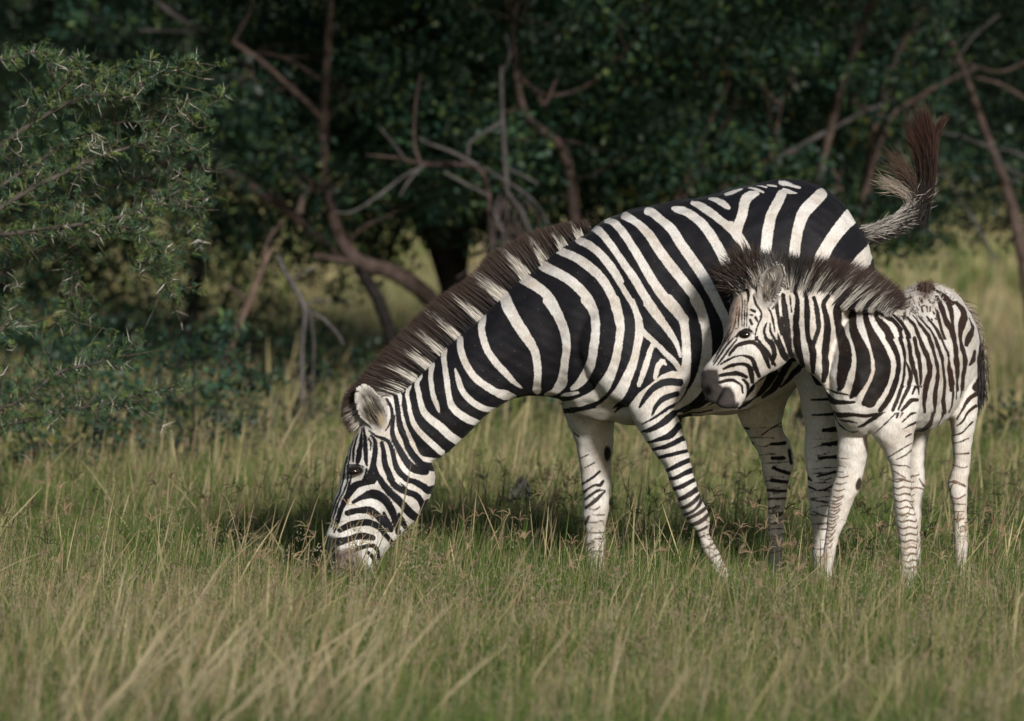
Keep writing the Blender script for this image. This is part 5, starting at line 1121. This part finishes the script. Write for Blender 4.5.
# ================================================================ THORN TREE (left foreground)
YQ = 1.6
def prow(name): pass
Lq = [px_limb([(-190, 650, 34), (-170, 480, 28), (-130, 330, 24), (-90, 240, 18)], YQ, col=(.10, .085, .07), dY=.2)]
main = [[(-110, 290, 12), (-40, 235, 8), (20, 195, 6), (70, 170, 4.5), (120, 150, 3.5), (165, 140, 2.5), (200, 150, 1.6)],
        [(-100, 250, 10), (-30, 170, 7), (30, 125, 5), (80, 98, 4), (130, 92, 3), (160, 72, 2), (190, 62, 1.4)],
        [(-40, 235, 6), (30, 232, 5), (90, 222, 4), (140, 212, 3), (180, 190, 2), (205, 180, 1.5)],
        [(-110, 290, 9), (-40, 290, 6), (20, 262, 5), (60, 240, 4), (72, 262, 3), (70, 300, 2.5), (66, 318, 1.6)],
        [(90, 222, 3), (130, 228, 2.6), (150, 245, 2.4), (160, 270, 2), (170, 292, 1.4)],
        [(30, 125, 4), (60, 90, 3), (78, 66, 2), (80, 60, 1.2)], [(80, 98, 3), (110, 76, 2.2), (150, 62, 1.4)],
        [(-120, 420, 9), (-40, 420, 7), (20, 400, 5), (60, 372, 4), (100, 362, 3), (118, 350, 2)], [(-80, 430, 6), (0, 425, 5), (60, 412, 4), (120, 400, 3), (165, 388, 2)],
        [(-100, 330, 6), (-40, 345, 5), (0, 330, 4), (22, 325, 2.5)], [(-20, 200, 4), (40, 160, 3.5), (90, 130, 3), (150, 118, 2), (195, 112, 1.4), (225, 95, 1)],
        [(0, 60, 3), (40, 52, 2), (52, 62, 1)], [(20, 195, 4), (60, 200, 3), (110, 186, 2.5), (150, 178, 2), (190, 205, 1.3), (196, 228, 1)]]
for k, m in enumerate(main): Lq.append(px_limb(m, YQ + rng.normal() * .12, col=(.075, .065, .055), dY=rng.normal() * .2))
thorn = empty("thorn_tree", tuple(fall(gx_(-190, YQ), YQ)), "feathery green thorn tree with long white thorns reaching in from the left edge", "thorn tree")
limbs_mesh("trunk", thorn, Lq)
# side twigs
sidet = []; nodes = []
for p, r, c in Lq[1:]:
    S_ = catmull(np.array(p), 5)
    for i in range(2, len(S_)):
        for _ in range(2):
            if rng.random() < .8:
                d = unit(rng.normal(size=3) * np.array([1, .8, .8]) + unit(S_[i] - S_[i - 1]) * 1.0) * rng.uniform(.07, .20)
                e_ = S_[i] + d; t_ = DIST + e_[1]
                if HZ + (CAMH - e_[2]) / t_ * FPX < 58 or 512 + e_[0] / t_ * FPX > 222: continue
                a = S_[i]; b_ = a + d * .5 + rng.normal(size=3) * .012; e = a + d
                sidet.append(([a, b_, e], [.0028, .0020, .001], (.09, .075, .055)))
                nodes.append(np.array([a, b_, e]))
    for i in range(len(S_) - 1): nodes.append(np.array([S_[i], (S_[i] + S_[i + 1]) / 2, S_[i + 1]]))
V, Q, c = cat_parts([tube(p, r, 5, 3, 0, cc) for p, r, cc in sidet]); link_mesh("twigs", arr_mesh("twigs", V, Q, None, c, True), M_bark, thorn)
# feathery leaves: each a small fan of thin leaflets
PA = np.array([[.060, .115, .060], [.045, .095, .055], [.08, .135, .055], [.14, .19, .055]])
bs = []; dirs = []; cols = []
for nd in nodes:
    for _ in range(6):
        u = rng.random(); p0 = nd[0] * (1 - u) + nd[2] * u
        d = unit(rng.normal(size=3) + unit(nd[2] - nd[0]) * .5 + np.array([0, 0, .25])) * rng.uniform(.03, .065)
        bs.append(p0); dirs.append(d); cols.append(PA[rng.integers(0, 4)] * rng.uniform(.6, 1.3))
bs = np.array(bs); dirs = np.array(dirs); cols = np.array(cols); n = len(bs)
lf = [ribbons(np.stack([bs, bs + dirs * .5, bs + dirs], 1), np.full(n, .0016), cols)]
pl = unit(np.cross(dirs, rng.normal(size=(n, 3))))
for k in range(8):
    for sgn in (-1, 1):
        a = bs + dirs * (.15 + .85 * k / 8)
        q = unit(pl * sgn + unit(dirs) * .55) * (.019 * (1 - .35 * abs(k - 3.5) / 3.5))
        lf.append(ribbons(np.stack([a, a + q * .5, a + q], 1), np.full(n, .0019), cols, np.array([.7, 1, .4])))
V, Q, c = cat_parts(lf); link_mesh("leaves", arr_mesh("thorn_leaves", V, Q, None, c), M_leaf, thorn)
# paired straight white thorns
N = 620; ni = rng.integers(0, len(nodes), N); nd = np.array(nodes)[ni]; u = rng.random((N, 1)); a = nd[:, 0] * (1 - u) + nd[:, 2] * u
ax = unit(nd[:, 2] - nd[:, 0] + 1e-6); side = unit(np.cross(ax, rng.normal(size=(N, 3))))
th = []
for sgn in (-1, 1):
    d = unit(side * sgn + ax * .45) * rng.uniform(.025, .055, (N, 1))
    for rot in (0, 1):
        th.append(ribbons(np.stack([a, a + d * .5, a + d], 1), np.full(N, .0024), np.tile([[.62, .58, .52]], (N, 1)) * rng.uniform(.6, 1.1, (N, 1)), np.array([1, .7, .1]), side=np.cross(d, [0, 1, 0]) if rot else np.tile([0.1, 1, .1], (N, 1))))
V, Q, c = cat_parts(th); mt_ = col_mat("thorn", .4, .4); link_mesh("thorns", arr_mesh("thorns", V, Q, None, c), mt_, thorn)
M_flower = plain_mat("flower", (.42, .25, .04), .9, .05)
for (x, y, r) in ((143, 83, .010), (103, 93, .008)):
    bm = bmesh.new(); bmesh.ops.create_icosphere(bm, subdivisions=3, radius=r)
    cc = P(x, y, YQ - .1)
    for v in bm.verts: v.co = v.co * rng.uniform(.7, 1.25) + Vector(cc)
    me = bpy.data.meshes.new("flower"); bm.to_mesh(me); bm.free(); link_mesh("flower", me, M_flower, thorn)
